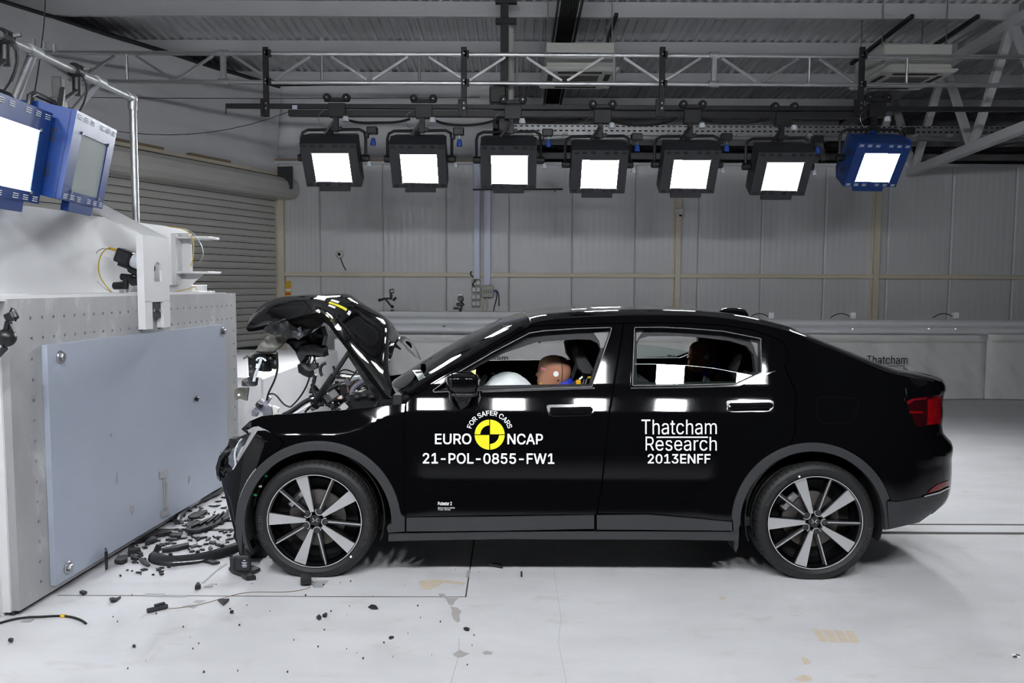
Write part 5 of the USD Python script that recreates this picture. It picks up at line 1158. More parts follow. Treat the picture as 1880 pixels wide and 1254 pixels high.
# mirror
mc = S1(850, 704, .09); s1_ = tm(trimesh.creation.icosphere(3, 1.0)); v_ = np.sign(s1_[0])*np.abs(s1_[0])**0.62
mh = cp('wing_mirror', (v_*np.array([.088, .085, .058])+mc+np.array([0, 0, .004]), s1_[1]), 'car_black', smooth=True)
v2_ = v_.copy(); cp('mirror_base', (v2_*np.array([.075, .07, .016])+mc+np.array([.006, .0, -.056]), s1_[1]), 'trim_satin', mh, smooth=True)
cp('mirror_foot', hull([S1(x, y, o) for x, y, o in ((832, 726, .1), (868, 726, .1), (832, 734, .02), (866, 736, .02), (846, 752, .005), (858, 748, .01))]), 'car_black', mh)
cp('warning_sticker', hull([S1(865, 682, .165), S1(874, 678, .165), S1(873, 688, .165), S1(865, 682, .16), S1(874, 678, .16), S1(873, 688, .16)]), 'decal_yellow', mh)
cp('wing_mirror', mir((v_*np.array([.088, .085, .058])+mc, s1_[1])), 'car_black', smooth=True)
cp('screen_tape', pxprism([(757, 680), (772, 679), (777, 686), (771, 701), (764, 690)], 4.52, .003), 'decal_white')
cp('screen_tape', pxprism([(762, 683), (775, 681), (776, 684), (764, 685)], 4.515, .003), 'print_black')

# ---- torn front ---------------------------------------------------------------------------------------
def px_(name, poly, Y, t, look, par=None, label=None): return cp(name, pxprism(poly, Y, t), look, par, label, smooth=False)
def pt(name, pts, Y, r, look, par=None, n=6, sm=6):
    return cp(name, tube([P(p[0], p[1], p[2] if len(p) > 2 else Y) for p in pts], r, n, sm), look, par)
def crumple(name, poly, Y, t, look, par=None, amp=.05, seed=0, label=None, step=4):
    """A torn plate: outline in pixels, bent in depth by noise."""
    p, f = tri2(sg.Polygon(poly).buffer(0), step); w = meshkit.fbm(np.stack([p[:, 0]/22+seed*7, p[:, 1]/22, p[:, 0]*0], -1), 3, seed)-.5
    v = np.array([P(x, y, Y+amp*2*q) for (x, y), q in zip(p, w)])
    a = v[f]; fl = np.cross(a[:, 1]-a[:, 0], a[:, 2]-a[:, 0])[:, 1] > 0; f[fl] = f[fl][:, ::-1]; m = len(v)
    e = np.vstack([f[:, [0, 1]], f[:, [1, 2]], f[:, [2, 0]]]); s = np.sort(e, 1); _, ix, cn = np.unique(s, axis=0, return_index=True, return_counts=True); e = e[ix[cn == 1]]
    V = np.vstack([v, v+np.array([0, t, 0])]); F = np.vstack([f, f[:, ::-1]+m, np.stack([e[:, 0], e[:, 0]+m, e[:, 1]+m], -1), np.stack([e[:, 0], e[:, 1]+m, e[:, 1]], -1)])
    return cp(name, (V, F), look, par, label, smooth=40)
bi = crumple('bonnet_lining', [(487, 600), (520, 585), (560, 576), (594, 574), (596, 590), (585, 600), (560, 610), (528, 606), (505, 617), (482, 606)], 4.62, .02, 'inner_dark', bon, .06, 1)
crumple('crash_beam', [(586, 572), (600, 577), (588, 600), (560, 612), (528, 622), (514, 638), (498, 648), (470, 646), (474, 634), (492, 616), (520, 604), (548, 588)], 4.74, .03, 'olive_grey', None, .05, 2, 'bent olive grey front panel under the bonnet')
crumple('torn_liner', [(545, 575), (565, 572), (572, 585), (580, 600), (570, 612), (552, 620), (540, 612), (548, 598), (556, 590)], 4.70, .01, 'foil', None, .10, 3)
crumple('torn_liner', [(536, 606), (552, 600), (560, 614), (548, 624), (538, 618)], 4.66, .01, 'foil', None, .10, 4)
crumple('air_guide', [(512, 622), (540, 622), (575, 610), (588, 600), (594, 618), (590, 640), (596, 655), (583, 656), (560, 652), (548, 660), (542, 645), (530, 632)], 4.86, .12, 'black_plastic', None, .05, 5)
crumple('radiator_duct', [(543, 640), (560, 634), (578, 632), (592, 640), (593, 655), (577, 652), (562, 652), (552, 668), (546, 655)], 4.80, .14, 'print_black', None, .04, 6)
crumple('latch_block', [(546, 670), (556, 664), (566, 668), (580, 668), (581, 677), (570, 682), (579, 690), (568, 694), (558, 690), (548, 684)], 4.84, .07, 'black_plastic', None, .03, 7)
for a_, b_ in (((571, 652), (568, 668)), ((576, 654), (580, 668)), ((566, 654), (566, 668)), ((580, 652), (574, 668))): pt('latch_rod', [a_, b_], 4.86, .005, 'black_steel', n=5, sm=0)
crumple('lamp_carrier', [(455, 652), (470, 650), (490, 650), (495, 682), (484, 682), (470, 680), (462, 696), (457, 690)], 4.78, .05, 'black_plastic', None, .05, 8)
crumple('lamp_carrier', [(492, 650), (506, 648), (507, 668), (505, 678), (494, 676), (488, 660)], 4.80, .05, 'black_plastic', None, .05, 9)
crumple('lamp_edge', [(472, 640), (486, 624), (498, 646), (504, 642), (508, 650), (490, 650), (474, 648), (462, 652), (447, 660), (446, 657), (460, 648)], 4.74, .02, 'olive_grey', None, .03, 10)
pt('brace_rod', [(480, 656), (477, 668), (470, 685), (466, 700)], 4.74, .009, 'slot_white', sm=0); pt('brace_rod', [(471, 662), (474, 658), (482, 658), (488, 663)], 4.74, .006, 'slot_white', sm=4)
px_('rod_joint', [(470, 668), (477, 668), (476, 676), (469, 676)], 4.73, .02, 'slot_white')
crumple('lower_bracket', [(444, 698), (462, 690), (470, 694), (468, 709), (455, 710), (444, 709)], 4.76, .05, 'lamp_black', None, .03, 11)
crumple('corner_plate', [(431, 716), (438, 712), (456, 712), (455, 722), (453, 736), (440, 732), (433, 735), (430, 728)], 4.74, .02, 'olive_grey', None, .04, 12, 'torn grey corner plate hanging with a bolt hole')
cp('bolt_hole', cyl(P(438.5, 725, 4.70), P(438.5, 725, 4.715), .008, n=10), 'decal_white')
pt('torn_cable', [(506, 650), (509, 680), (501, 705), (493, 722), (490, 735)], 4.78, .006, 'rubber'); pt('torn_cable', [(494, 724), (504, 724), (514, 734), (524, 744), (534, 747)], 4.8, .0055, 'rubber')
pt('torn_cable', [(568, 693), (562, 710), (549, 731), (534, 747)], 4.84, .0055, 'rubber'); pt('torn_cable', [(577, 690), (576, 702), (572, 715), (570, 722)], 4.8, .01, 'rubber')
px_('cable_plug', [(573, 697), (581, 690), (578, 704), (572, 706)], 4.8, .02, 'black_plastic')
tb = crumple('tow_bracket', [(462, 755), (470, 747), (472, 737), (479, 732), (484, 739), (492, 727), (497, 731), (490, 742), (498, 747), (500, 762), (486, 766), (481, 757), (474, 757), (470, 765), (462, 764)], 4.78, .03, 'bracket_grey', None, .03, 13, 'grey bent bracket with a round hole at the broken nose')
cp('bracket_stud', cyl(P(478, 740, 4.76), P(474, 747, 4.76), .022, n=12, ch=.004), 'lamp_black', tb)
crumple('plastic_wedge', [(500, 745), (512, 750), (508, 758), (496, 764), (494, 752)], 4.8, .03, 'ac_white', None, .02, 14)
# gas strut, hinge, bay contents
pt('bonnet_strut', [(641, 646, 4.52), (612, 690, 4.56), (588, 722, 4.60)], 4.5, .014, 'black_steel', sm=0, n=8); pt('bonnet_strut', [(612, 690, 4.55), (580, 735, 4.60)], 4.5, .02, 'black_plastic', sm=0, n=8)
crumple('bonnet_hinge', [(640, 642), (652, 655), (662, 675), (680, 700), (700, 722), (712, 738), (700, 740), (672, 706), (650, 672), (637, 652)], 4.50, .05, 'inner_dark', bon, .02, 15)
bay = cp('engine_bay', hull([(x, y, z) for y in (4.45, 5.75) for x, z in ((-.66, .93), (-1.05, .88), (-1.25, .70), (-1.25, .5), (-.66, .5))]), 'inner_dark')
px_('bay_cover', [(640, 725), (660, 722), (672, 724), (694, 722), (696, 748), (648, 750)], 4.5, .3, 'black_plastic', bay)
px_('bay_cover', [(696, 735), (745, 733), (745, 746), (697, 748)], 4.40, .25, 'black_plastic', bay)
for k, (x, y) in enumerate(((655, 726), (668, 723), (683, 725))): cp('cover_rib', cbox(P(x, y+3, 4.48), (.03, .02, .02), .005), 'inner_grey', bay)
px_('relay_box', [(632, 697), (645, 704), (639, 722), (624, 712)], 4.75, .08, 'copper', bay, 'brown relay box tilted in the engine bay')
px_('relay_lid', [(633, 696), (645, 702), (641, 710), (630, 704)], 4.74, .02, 'bracket_grey', bay)
cp('strut_mount', lathe([(.02, .012), (.035, .016), (.055, .008), (.065, 0)], P(657, 702, 4.95), (0.1, -.6, .8), 20), 'slot_white', bay)
pt('pipe', [(618, 690), (640, 692), (655, 693), (668, 691)], 5.1, .02, 'chrome', bay, 8); pt('hose', [(646, 722), (652, 710), (664, 702), (676, 697)], 4.62, .016, 'bracket_grey', bay, 8)
pt('hose', [(590, 735), (596, 724), (606, 714), (618, 708), (630, 704)], 4.7, .014, 'rubber', bay, 8); pt('hose', [(586, 740), (600, 728), (612, 720), (618, 700)], 4.9, .012, 'rubber', bay, 8)
pt('bent_pipe', [(592, 690), (588, 678), (590, 672), (598, 667)], 4.75, .01, 'black_steel', bay, 8); pt('bent_pipe', [(565, 752), (600, 715), (614, 690), (612, 672)], 4.72, .008, 'rubber', bay, 6)
pt('wire', [(622, 684), (640, 680), (655, 685), (667, 683)], 5.2, .005, 'rubber', bay); pt('wire', [(640, 700), (652, 684), (662, 672)], 4.8, .005, 'rubber', bay); pt('wire', [(560, 757), (570, 745), (578, 730), (570, 718)], 4.7, .007, 'rubber', bay)
px_('plug', [(612, 730), (630, 727), (628, 733), (610, 736)], 4.6, .04, 'dummy_orange', bay); px_('plug', [(618, 729), (627, 726), (628, 732), (620, 733)], 4.58, .03, 'ac_white', bay)
cr = random.Random(3)
for k in range(34):
    x = cr.uniform(575, 700); y = 748-cr.uniform(0, 1)**1.3*(18+40*max(0, 1-abs(x-650)/80)); Y = cr.uniform(4.5, 5.2)
    c_ = P(x, y+6, Y); s_ = [cr.uniform(.02, .07) for _ in range(3)]; cp('bay_part', cbox(c_, s_, .006, rot('y', cr.uniform(-50, 50))@rot('z', cr.uniform(0, 90))), cr.choice(['black_plastic', 'black_plastic', 'inner_grey', 'lamp_black', 'olive_grey', 'steel']), bay)
for k in range(10):
    x = cr.uniform(580, 680); cp('bay_hose', tube([P(x, 745, 4.6), P(x+cr.uniform(-20, 20), 745-cr.uniform(10, 40), 4.7), P(x+cr.uniform(0, 40), 735-cr.uniform(0, 25), 4.9)], cr.uniform(.005, .012), 6, 5), 'rubber', bay)
# wing rail and smashed lamp corner
pt('wing_rail', [(520, 762), (545, 748), (565, 735), (590, 733)], 4.62, .014, 'trim_satin', n=8); pt('wing_rail', [(524, 768), (550, 755), (570, 742)], 4.5, .008, 'slot_white')
hl = crumple('headlamp', [(452, 804), (448, 812), (436, 836), (428, 861), (420, 852), (419, 838), (430, 822), (444, 806)], 4.44, .05, 'lamp_clear', None, .03, 16, 'smashed headlamp')
crumple('lamp_frame', [(421, 806), (432, 806), (446, 800), (452, 798), (451, 804), (436, 818), (424, 826), (420, 816)], 4.48, .08, 'black_plastic', hl, .05, 17)
gr_ = crumple('grille_edge', [(421, 808), (418, 818), (402, 838), (396, 858), (398, 878), (404, 884), (402, 868), (406, 846), (418, 828), (430, 816), (432, 807)], 4.60, .1, 'black_plastic', None, .05, 18)
crumple('grille_mesh', [(418, 826), (406, 848), (402, 868), (408, 884), (422, 870), (430, 852), (424, 836)], 4.66, .06, 'print_black', gr_, .05, 19)
for k in range(16):
    x, y = cr.uniform(404, 424), cr.uniform(826, 878); cp('chrome_shard', bar(P(x, y, 4.62), P(x+cr.uniform(-6, 6), y+cr.uniform(3, 12), 4.64), .004, .008), cr.choice(['steel', 'lamp_clear', 'black_steel']), gr_)
pt('lamp_strip', [(444, 806), (434, 822), (431, 838), (432, 856), (428, 862)], 4.43, .006, 'slot_white', hl, 5, 4)
crumple('wing_shard', [(458, 773), (480, 765), (492, 763), (488, 772), (470, 782), (452, 790), (444, 788)], 4.42, .01, 'car_black', None, .03, 20)
crumple('splash_guard', [(434, 960), (444, 975), (446, 1000), (458, 1010), (464, 1020), (440, 1022), (436, 1000), (428, 985)], 4.44, .1, 'black_plastic', None, .05, 21)
crumple('splash_guard', [(446, 985), (470, 978), (480, 1010), (500, 1050), (470, 1056), (450, 1030)], 4.55, .1, 'rubber', None, .05, 22)
# ---- crash test dummies ---------------------------------------------------------------------------
HL = np.array([(652.5, 1010, 1022, .35), (654, 1003, 1030, .55), (657, 996.5, 1037, .74), (661, 992.5, 1042, .86), (668, 989, 1047, .97), (675, 987.8, 1048.5, 1.0), (681, 987, 1049, 1.0), (686, 987.5, 1048.5, .98), (691, 987.2, 1047, .95), (697, 986.8, 1044, .88), (702, 987, 1039, .82), (707, 988, 1031, .74), (712, 991, 1022, .62), (715.5, 995, 1014, .42), (717, 999, 1009, .2)])
def dummy(dx, Yd, label, harness, zoff=0.0):
    k = 4.80; t = Thing('crash_test_dummy', label, 'crash test dummy')
    def H(px, py, dy=0.0): q = P(px, py, k); return np.array([q[0]+dx, Yd+dy, q[2]+zoff])
    yy = np.linspace(HL[0, 0], HL[-1, 0], 40); f_, b_, w_ = (PchipInterpolator(HL[:, 0], HL[:, i])(yy) for i in (1, 2, 3)); a = np.linspace(0, 2*math.pi, 49)[:-1]
    V = []
    for y, f, b, w in zip(yy, f_, b_, w_):
        cx, rx = (f+b)/2, (b-f)/2; ring = []
        for th in a:
            x = cx+rx*np.sign(np.cos(th))*abs(np.cos(th))**.92; dy = .077*w*np.sign(np.sin(th))*abs(np.sin(th))**.9
            if np.cos(th) < -.5:                                            # nose, eye hollows, lips
                n_ = math.exp(-(np.sin(th)/.16)**2); x -= n_*(4.4*math.exp(-((y-687.5)/3.2)**2)+1.2*math.exp(-((y-699)/1.6)**2)+1.2*math.exp(-((y-703.5)/1.5)**2)+1.8*math.exp(-((y-710)/3.)**2))
                x += 2.2*math.exp(-((abs(np.sin(th))-.42)/.18)**2)*math.exp(-((y-683.5)/2.2)**2)
            ring.append(H(x, y, dy))
        V.append(ring)
    V = np.array(V); V = np.concatenate([V, V[:, :1]], 1); top, bot = V[0].mean(0), V[-1].mean(0)
    hv, hf = sheet(V); nring = V.shape[1]; n0 = len(hv); hv = np.vstack([hv, top, bot]); caps = [(n0, j, j+1) for j in range(nring-1)]+[(n0+1, n0-nring+j+1, n0-nring+j) for j in range(nring-1)]
    g = weld((hv, np.vstack([hf, caps]))); tmm = trimesh.Trimesh(*g, process=False); trimesh.repair.fix_normals(tmm); headg = tm(tmm)
    # body: one smooth surface of joints
    J = {'neck0': H(1034, 706), 'neck1': H(1041, 722), 'chest': H(1052, 752), 'belly': H(1068, 785), 'hip': H(1090, 815)}
    R_ = {'neck0': .055, 'neck1': .06, 'chest': .125, 'belly': .12, 'hip': .135}
    bones = [('neck0', 'neck1'), ('neck1', 'chest'), ('chest', 'belly'), ('belly', 'hip')]
    for s in (-1, 1):
        for n_, p_, r_ in (('sh', H(1052, 740, s*.17), .062), ('el', H(1020, 778, s*.24), .045), ('wr', H(962, 765, s*.17), .032), ('hd', H(945, 760, s*.15), .036), ('th', H(1085, 815, s*.09), .085), ('kn', H(965, 792, s*.13), .062), ('an', H(890, 868, s*.12), .042), ('ft', H(868, 880, s*.12), .04)): J[n_+str(s)] = p_; R_[n_+str(s)] = r_
        bones += [(x+str(s) if x != 'chest' and x != 'hip' else x, y+str(s)) for x, y in (('chest', 'sh'), ('sh', 'el'), ('el', 'wr'), ('wr', 'hd'), ('hip', 'th'), ('th', 'kn'), ('kn', 'an'), ('an', 'ft'))]
    sp_ = trimesh.creation.icosphere(2, 1.0).vertices; M_ = m3.Manifold()
    for x, y in bones: M_ = M_+m3.Manifold.hull_points(np.vstack([sp_*R_[x]+J[x], sp_*R_[y]+J[y]]).astype(np.float32))
    mm = M_.refine_to_length(.03).to_mesh(); bt = trimesh.Trimesh(mm.vert_properties[:, :3], mm.tri_verts); trimesh.smoothing.filter_taubin(bt, iterations=8)
    body = t.part('body', tm(bt), 'seat_cloth', smooth=True)
    head = t.part('head', headg, 'dummy_skin', smooth=True)
    # skull cap seam, ear, markers
    seam = [(1027.5, 653.4), (1028.8, 658), (1030.5, 670), (1031, 685), (1030.5, 697), (1030, 703)]
    def side(px, py, o=.0015):
        i = np.argmin(abs(yy-py)); cx, rx = (f_[i]+b_[i])/2, (b_[i]-f_[i])/2; c_ = np.clip((px-cx)/rx, -.98, .98); return H(px, py, -(.077*w_[i]*(1-abs(c_)**(2/.92))**.45)-o)
    t.part('cap_seam', tube([side(*q) for q in seam], .0022, 5, 4), 'print_black', head)
    t.part('target_dot', hull([side(1019.5+5*math.cos(u), 684+5*math.sin(u), o) for u in np.linspace(0, 6.28, 14)[:-1] for o in (.001, .0025)]), 'decal_white', head)
    t.part('ear_hole', hull([side(1023.5+1.8*math.cos(u), 696+1.8*math.sin(u), o) for u in np.linspace(0, 6.28, 9)[:-1] for o in (.001, .003)]), 'print_black', head)
    t.part('brow_paint', hull([side(x, y, o) for x, y in ((992.5, 672), (1001, 674), (1000.5, 678.5), (992.5, 677)) for o in (.001, .003)]), 'dummy_pink', head)
    t.part('face_paint', hull([side(x, y, o) for x, y in ((991, 700), (990.5, 708), (993, 711), (993.5, 701)) for o in (.001, .0025)]), 'decal_yellow', head)
    t.part('eye', hull([side(x, y, o) for x, y in ((990.6, 682.5), (994, 682), (994, 684.5), (990.8, 684.6)) for o in (.0, .002)]), 'dummy_face', head)
    t.part('collar', lathe([(.02, .05), (.064, .045), (.07, .0), (.066, -.05), (.03, -.055)], J['neck0']*.6+J['neck1']*.4, J['neck0']-J['neck1'], 20), 'dummy_blue', body)
    if harness:
        for s in (-1, 1): t.part('harness', tube([H(1046, 716, s*.07-.03), H(1036, 734, s*.08-.1), H(1032, 760, s*.06-.12)], .02, 6, 5), 'dummy_orange', body)
        t.part('neck_bracket', cbox(H(1030, 716, -.05), (.05, .04, .035), .006), 'foil', body)
    return t
dummy(0, 4.80, 'brown-headed crash test dummy with a blue neck sitting behind the airbag at the front window', False)
hx = P(1017, 682, 4.8); tx = P(1290, 652, 5.5)
dummy(tx[0]-hx[0], 5.5, 'dim crash test dummy with an orange harness sitting in the back behind the rear window', True, tx[2]-hx[2])
# ---- pieces thrown on the floor -----------------------------------------------------------------------
def fpoly(poly, h, z0=0.001, tilt=0.0):
    q = np.array([Fl(x, y)[:2] for x, y in poly]); g = prism(sg.Polygon(q).buffer(0), (0, 0, z0), (1, 0, 0), (0, 1, 0), (0, 0, 1), h)
    v = g[0]; c = v.mean(0); v[:, 2] += tilt*np.abs(v[:, 0]-v[:, 0].min())+meshkit.noise(v*14)*h*0.6; return v, g[1]
def shard(label, poly, h=.008, look='black_plastic', name='plastic_shard', tilt=0.0, cat_='debris'): return single(name, label, cat_, fpoly(poly, h, .001, tilt), look, smooth=False)
shard('black triangular shard lying alone in front of the barrier board', [(400, 1104), (421, 1104.5), (410, 1113)], .010)
rod = Thing('plastic_rod', 'dark jointed plastic rod lying on the floor in front of the barrier', 'debris')
rod.part('rod', cyl(Fl(270, 1126)+(0, 0, .012), Fl(308, 1117)+(0, 0, .012), .012, n=10, ch=.002), 'lamp_black'); rod.part('clip', bar(Fl(284, 1121)+(0, 0, .02), Fl(303, 1116)+(0, 0, .02), .02, .02), 'black_plastic')
single('thread', 'thin pale thread lying from the plastic rod towards the front wheel', 'wire', tube([Fl(309, 1118.5)+(0, 0, .003), Fl(345, 1115)+(0, 0, .003), Fl(400, 1102)+(0, 0, .003), Fl(445, 1090)+(0, 0, .003), Fl(500, 1088)+(0, 0, .003), Fl(570, 1079)+(0, 0, .003)], .0018, 5, 5), 'wood')
shard('small dark clip with a pointed tail, in front of the bottom bolt of the board', [(201, 1104), (207, 1102), (213, 1103), (222, 1099.5), (214, 1106), (204, 1108)], .012)
shard('dark clip lying between the grey tape strip and the floor joint', [(358, 1085), (361, 1079), (365, 1077), (369, 1083), (363, 1084)], .02)
shard('pale grey flake just right of the dark clip near the tape strip', [(374, 1079), (385, 1074), (393, 1073), (390, 1078)], .004, 'tape_grey')
shard('grey tape strip lying slantwise in front of the dark control box', [(370, 1071), (405, 1040), (416, 1034), (418, 1036), (400, 1048), (374, 1071)], .0008, 'tape_grey', 'floor_tape', 0, 'tape')
shard('grey tape stuck over the floor joint, left piece', [(266, 1090), (303, 1090.5), (302, 1096), (266, 1095.5)], .0008, 'tape_grey', 'floor_tape', 0, 'tape')
shard('grey tape stuck over the floor joint, right piece', [(305, 1092.5), (342, 1093), (341, 1096.5), (305, 1096)], .0008, 'tape_grey', 'floor_tape', 0, 'tape')
shard('grey tape flap beside the thread, nearer the wheel', [(355, 1106), (361, 1102), (378, 1103), (366, 1108)], .0008, 'tape_grey', 'floor_tape', 0, 'tape')
shard('grey tape flap beside the thread, nearer the plastic rod', [(334, 1114), (348, 1111), (364, 1111), (356, 1117)], .0008, 'tape_grey', 'floor_tape', 0, 'tape')
shard('grey tape holding the black cable beside the foot of the barrier', [(37, 1143), (52, 1131), (73, 1131), (56, 1143)], .0008, 'tape_grey', 'floor_tape', 0, 'tape')
shard('grey tape piece beside the black block under the front tyre', [(573, 1076), (578, 1066), (604, 1066), (592, 1079), (575, 1079)], .0008, 'tape_grey', 'floor_tape', 0, 'tape')
shard('dark oval disc lying near the barrier foot', [(254, 1028), (258, 1026.5), (268, 1031), (276, 1040), (270, 1042), (260, 1036)], .008, 'lamp_black', 'oval_cover')
shard('small dark block beside the oval disc', [(240, 1028), (244, 1023), (253, 1027), (250, 1032)], .015)
shard('crumpled dark scrap at the barrier foot left of the oval disc', [(210, 1037), (217, 1029), (228, 1027), (235, 1026), (234, 1034), (222, 1038)], .02, 'lamp_black')
shard('tall thin black splinter standing up at the barrier foot', [(193, 1047), (196, 1045), (199, 1051), (193, 1054)], .09, 'black_plastic', 'splinter')
shard('black plug lying against the barrier foot above the oval disc', [(235, 1013), (240, 1011), (256, 1012), (258, 1014), (248, 1018), (236, 1018)], .02, 'print_black')
shard('long black broken strip between the bumper lip and the barrier', [(297, 1014), (320, 1009), (347, 1003), (347, 1007), (325, 1013), (298, 1016)], .02)
shard('folded dark flap lying next to the barrier foot', [(266, 1004), (274, 994), (284, 991), (289, 996), (280, 1000)], .02, 'lamp_black')
shard('flat dark rectangle lying in the middle of the scattered pieces', [(309, 984), (318, 981), (334, 983), (332, 989), (313, 988)], .012, 'lamp_black')
shard('long black torn strip close against the barrier foot', [(245, 1002), (270, 985), (300, 979), (316, 983), (290, 988), (262, 998)], .02)
gp = shard('large broken dark panel with ribs lying under the car nose', [(339, 978), (360, 966), (392, 960), (420, 944), (422, 956), (390, 972), (366, 981), (350, 982)], .02, 'lamp_black', 'broken_panel')
for k in range(5): gp.part('rib', bar(Fl(352+14*k, 978-4*k)+(0, 0, .035), Fl(384+9*k, 963-4*k)+(0, 0, .04), .01, .02), 'black_plastic')
shard('black wing-shaped piece lying behind the ribbed broken panel', [(345, 952), (356, 945), (380, 940), (381, 944), (364, 953), (350, 955)], .014, 'print_black')
shard('dark sliver beside the ribbed panel, next to the barrier', [(340, 966), (352, 960), (372, 962), (356, 969), (344, 971)], .012, 'lamp_black')
single('seal_strip', 'long curved black seal lying along the foot of the barrier', 'debris', tube([Fl(325, 964)+(0, 0, .02), Fl(333, 950)+(0, 0, .03), Fl(350, 935)+(0, 0, .03), Fl(375, 922)+(0, 0, .03), Fl(408, 906)+(0, 0, .03)], .02, 8, 6), 'lamp_black')
bl3 = Thing('bumper_lip', 'long curved black bumper lip lying on the floor under the car nose', 'debris')
lip = np.array([Fl(x, y) for x, y in ((284, 1025), (292, 1034), (310, 1037), (345, 1035), (385, 1028), (415, 1019), (440, 1010))]); lip = spline(lip, 6)
T_ = np.gradient(lip, axis=0); N_ = np.cross(T_, (0, 0, 1.)); N_ /= np.linalg.norm(N_, axis=1)[:, None]
bl3.part('lip', slab(np.array([lip+N_*o+np.array([0, 0, z]) for o, z in ((.03, .004), (.026, .022), (.008, .038), (-.022, .042))]), .006), 'trim_satin', smooth=60)
for k in (10, 20, 30): bl3.part('clip', cbox(lip[k]-N_[k]*.03+np.array([0, 0, .05]), (.02, .02, .022), .003), 'black_plastic')
bl3.part('end_hook', bar(lip[0]+(0, 0, .02), lip[0]+(.02, .02, .075), .02, .03), 'black_plastic')
cu = Thing('control_box', 'black electronic box with a small printed label lying at the foot of the front wheel', 'box')
cyy = Fl(448, 1052)[1]; cc = P(447, 1033, cyy)+np.array([0, -.02, 0])
cu.part('casing', cbox(cc, (.098, .03, .088), .008, rot('z', -8)), 'lamp_black')
for k, (w_, dz) in enumerate(((.014, .026), (.03, .014), (.02, .006), (.03, -.002), (.024, -.01))): cu.part('print', box(cc+np.array([.018, -.0165-.0018, dz]), (w_, .0012, .0035), rot('z', -8)), 'slot_white')
cu.part('rounded_end', cyl(cc+np.array([-.05, 0, -.04]), cc+np.array([-.05, 0, .04]), .018, n=14, ch=.004), 'lamp_black')
single('torn_undertray', 'crumpled black undertray scrap below the dark control box', 'debris', fpoly([(420, 1050), (432, 1044), (465, 1046), (478, 1050), (466, 1056), (450, 1062), (430, 1056)], .018), 'black_plastic', smooth=False)
shard('black wedge poking out from under the crumpled undertray', [(444, 1062), (458, 1060), (470, 1066), (452, 1067)], .02)
shard('black rubber block in front of the front tyre contact', [(552, 1077), (552, 1067), (571, 1066), (572, 1077)], .03, 'rubber', 'rubber_block')
shard('dark scrap beside the end of the bumper lip', [(372, 1034), (382, 1030), (404, 1036), (390, 1038), (384, 1036)], .012)
shard('dark oval flake on the open floor in front of the front wheel', [(676, 1117), (682, 1112.5), (690, 1114), (694, 1119.5), (684, 1120)], .006, 'lamp_black', 'oval_flake')
shard('dark chip right of the bare concrete patch in the middle', [(851, 1157), (856, 1156), (862, 1158), (861, 1160), (853, 1159)], .008)
shard('black chip in the middle of the foreground floor', [(714, 1174), (717, 1172), (723, 1172.5), (717, 1175)], .008)
shard('curved black strip on the floor at the shadow edge below the front door', [(897, 1040), (912, 1039), (922, 1041), (923, 1045), (912, 1043)], .012)
shard('small upright dark pin near the shadow edge below the front door', [(956, 1052), (959, 1051.5), (959, 1060), (956, 1060)], .006, 'lamp_black')
shard('larger of two dark chips in front of the front wheel', [(581, 1137), (586, 1133), (590, 1137), (585, 1140)], .012, 'lamp_black')
shard('smaller of two dark chips in front of the front wheel', [(592, 1134), (597, 1130), (601, 1131), (599, 1135)], .012, 'lamp_black')
shard('dark chip at the far left of the foreground floor', [(15, 1180), (19, 1177.5), (25, 1178), (22, 1182)], .012)
shard('dark chip below the plastic rod in the left foreground', [(243, 1190), (246, 1187), (249, 1189), (247, 1191)], .008)
shard('dark speck between the triangular shard and the front wheel', [(422, 1128), (425, 1125.5), (429, 1126.5), (426, 1129)], .01)
shard('dark scrap with a pale tail lying on the floor joint near the barrier', [(146, 1091), (152, 1088.5), (160, 1091), (154, 1094)], .012)
cr2 = random.Random(11); gs = []
for k in range(170):
    if k < 120:
        x, y = cr2.uniform(215, 425), 0; y = 900+(x < 330)*(330-x)*0.62+cr2.uniform(25, 135)
        if y > 1060: continue
    else: x, y = cr2.uniform(200, 900), cr2.uniform(1040, 1240)
    c_ = Fl(x, y); s_ = cr2.uniform(.006, .032) if k < 120 else cr2.uniform(.002, .007)
    gs.append(cbox((c_[0], c_[1], .006), (s_, s_*cr2.uniform(.3, 1), .008), .001, rot('z', cr2.uniform(0, 180))))
for k in range(90):
    x = cr2.uniform(225, 425); y = 900+(x < 330)*(330-x)*0.62+cr2.uniform(12, 110)
    if y > 1030: continue
    c_ = Fl(x, y); n_ = cr2.randint(4, 6); L_ = cr2.uniform(.012, .05); a_ = cr2.uniform(0, 6.28); el = cr2.uniform(.2, .6)
    q = [(L_*math.cos(6.283*i/n_)*cr2.uniform(.6, 1), L_*el*math.sin(6.283*i/n_)*cr2.uniform(.6, 1)) for i in range(n_)]
    q = [(c_[0]+u*math.cos(a_)-v*math.sin(a_), c_[1]+u*math.sin(a_)+v*math.cos(a_), z) for u, v in q for z in (.002, .006+cr2.uniform(0, .006))]
    gs.append(hull(q))
Thing('plastic_crumbs', 'tiny dark plastic crumbs scattered over the floor around the car nose', 'debris', None, 'stuff').body(cat(*gs), 'black_plastic', False)
cb = Thing('floor_cable', 'black cable with a yellow tag lying on the floor in the lower left corner', 'cable')
cb.part('cable', tube([Fl(x, y)+(0, 0, .006) for x, y in ((-25, 1156), (0, 1146), (38, 1137), (75, 1134.5), (110, 1133), (135, 1136), (158, 1147))], .0055, 7, 6), 'rubber')
cb.part('tag', cyl(Fl(112, 1133)+(0, 0, .006), Fl(120, 1133.5)+(0, 0, .006), .008, n=10), 'yellow')
mk = Thing('floor_marker', 'small black and white target marker on the floor at the lower right', 'marker')
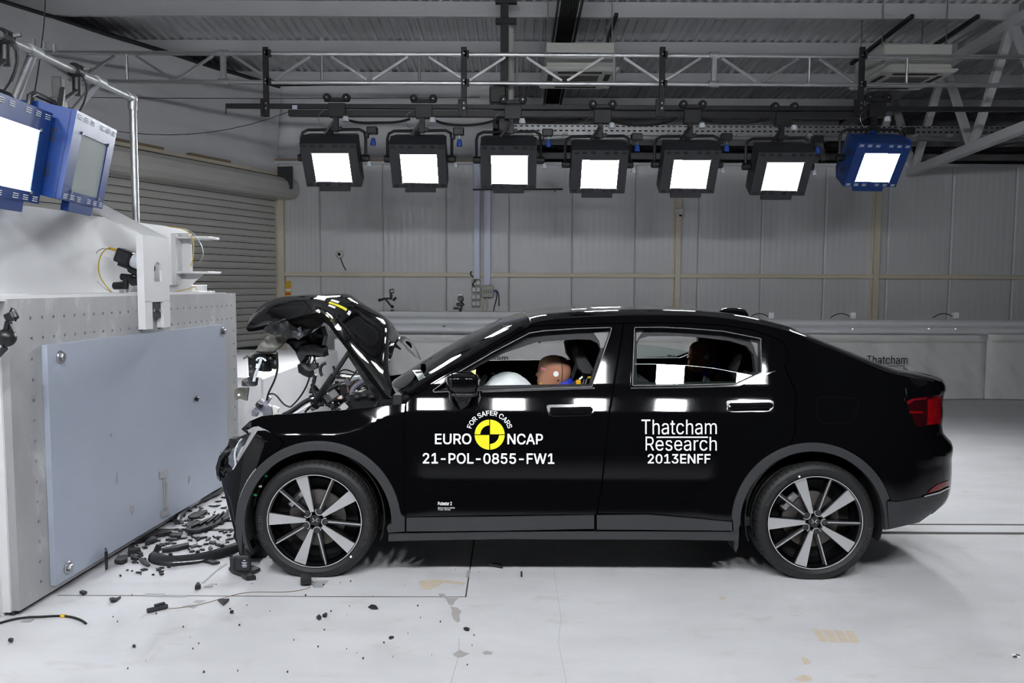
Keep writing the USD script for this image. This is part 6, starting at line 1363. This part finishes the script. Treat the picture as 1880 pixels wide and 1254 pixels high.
for k, (p_, look) in enumerate((([(1856, 1202), (1864, 1201), (1866, 1204), (1859, 1205)], 'decal_white'), ([(1864, 1201), (1872, 1203), (1873, 1206), (1866, 1204)], 'print_black'), ([(1859, 1205), (1866, 1204), (1868, 1208), (1861, 1208)], 'print_black'), ([(1866, 1204), (1873, 1206), (1873, 1209), (1868, 1208)], 'decal_white'))): mk.part('target_square', fpoly(p_, .001), look, smooth=False)
# jointed camera mounts on the ledge behind the bonnet
a1 = Thing('clamp_mount', 'black jointed clamp arm with an empty camera frame standing on the ledge', 'camera mount'); Y_ = 11.7
def q_(x, y): return P(x, y, Y_)
a1.part('foot', cbox(q_(720, 570), (.045, .06, .025), .004), 'black_plastic'); a1.part('arm', cat(cyl(q_(719, 563), q_(707, 548), .014, n=10), cyl(q_(707, 548), q_(698, 551), .016, n=10)), 'black_plastic')
a1.part('grip', xf(tm(trimesh.creation.icosphere(1, .025)), None, q_(697, 551)), 'black_plastic'); a1.part('knuckle', xf(tm(trimesh.creation.icosphere(1, .025)), None, q_(720, 563)), 'black_plastic'); a1.part('link', cyl(q_(707, 548), q_(716, 548), .012, n=8), 'black_plastic')
a1.part('upper_joint', cat(cyl(q_(718, 550), q_(718, 539), .02, n=10), cyl(q_(722, 552), q_(727, 546), .018, n=10)), 'black_plastic'); a1.part('frame', tube([q_(716, 538), q_(716, 532), q_(722, 531), q_(723, 537), q_(716, 538)], .01, 6), 'black_plastic')
a2 = Thing('tripod_camera', 'black camera with a pale top standing on the ledge left of the sockets', 'camera')
a2.part('head', cat(cbox(q_(841, 566), (.13, .08, .03), .006), cyl(q_(850, 562), q_(845, 556), .035, n=12), cbox(q_(843, 559), (.08, .07, .05), .01)), 'black_plastic'); a2.part('body', cyl(q_(846, 550)+(0, .05, 0), q_(846, 548)-(0, .06, 0), .045, n=18, ch=.008), 'black_plastic')
a2.part('top', cbox(q_(845, 541), (.085, .06, .035), .008), 'slot_white'); a2.part('foot', cyl(q_(845, 573), q_(845, 566), .02, n=10), 'black_steel')
for t in THINGS: t.write()
print('triangles', COUNT[0])
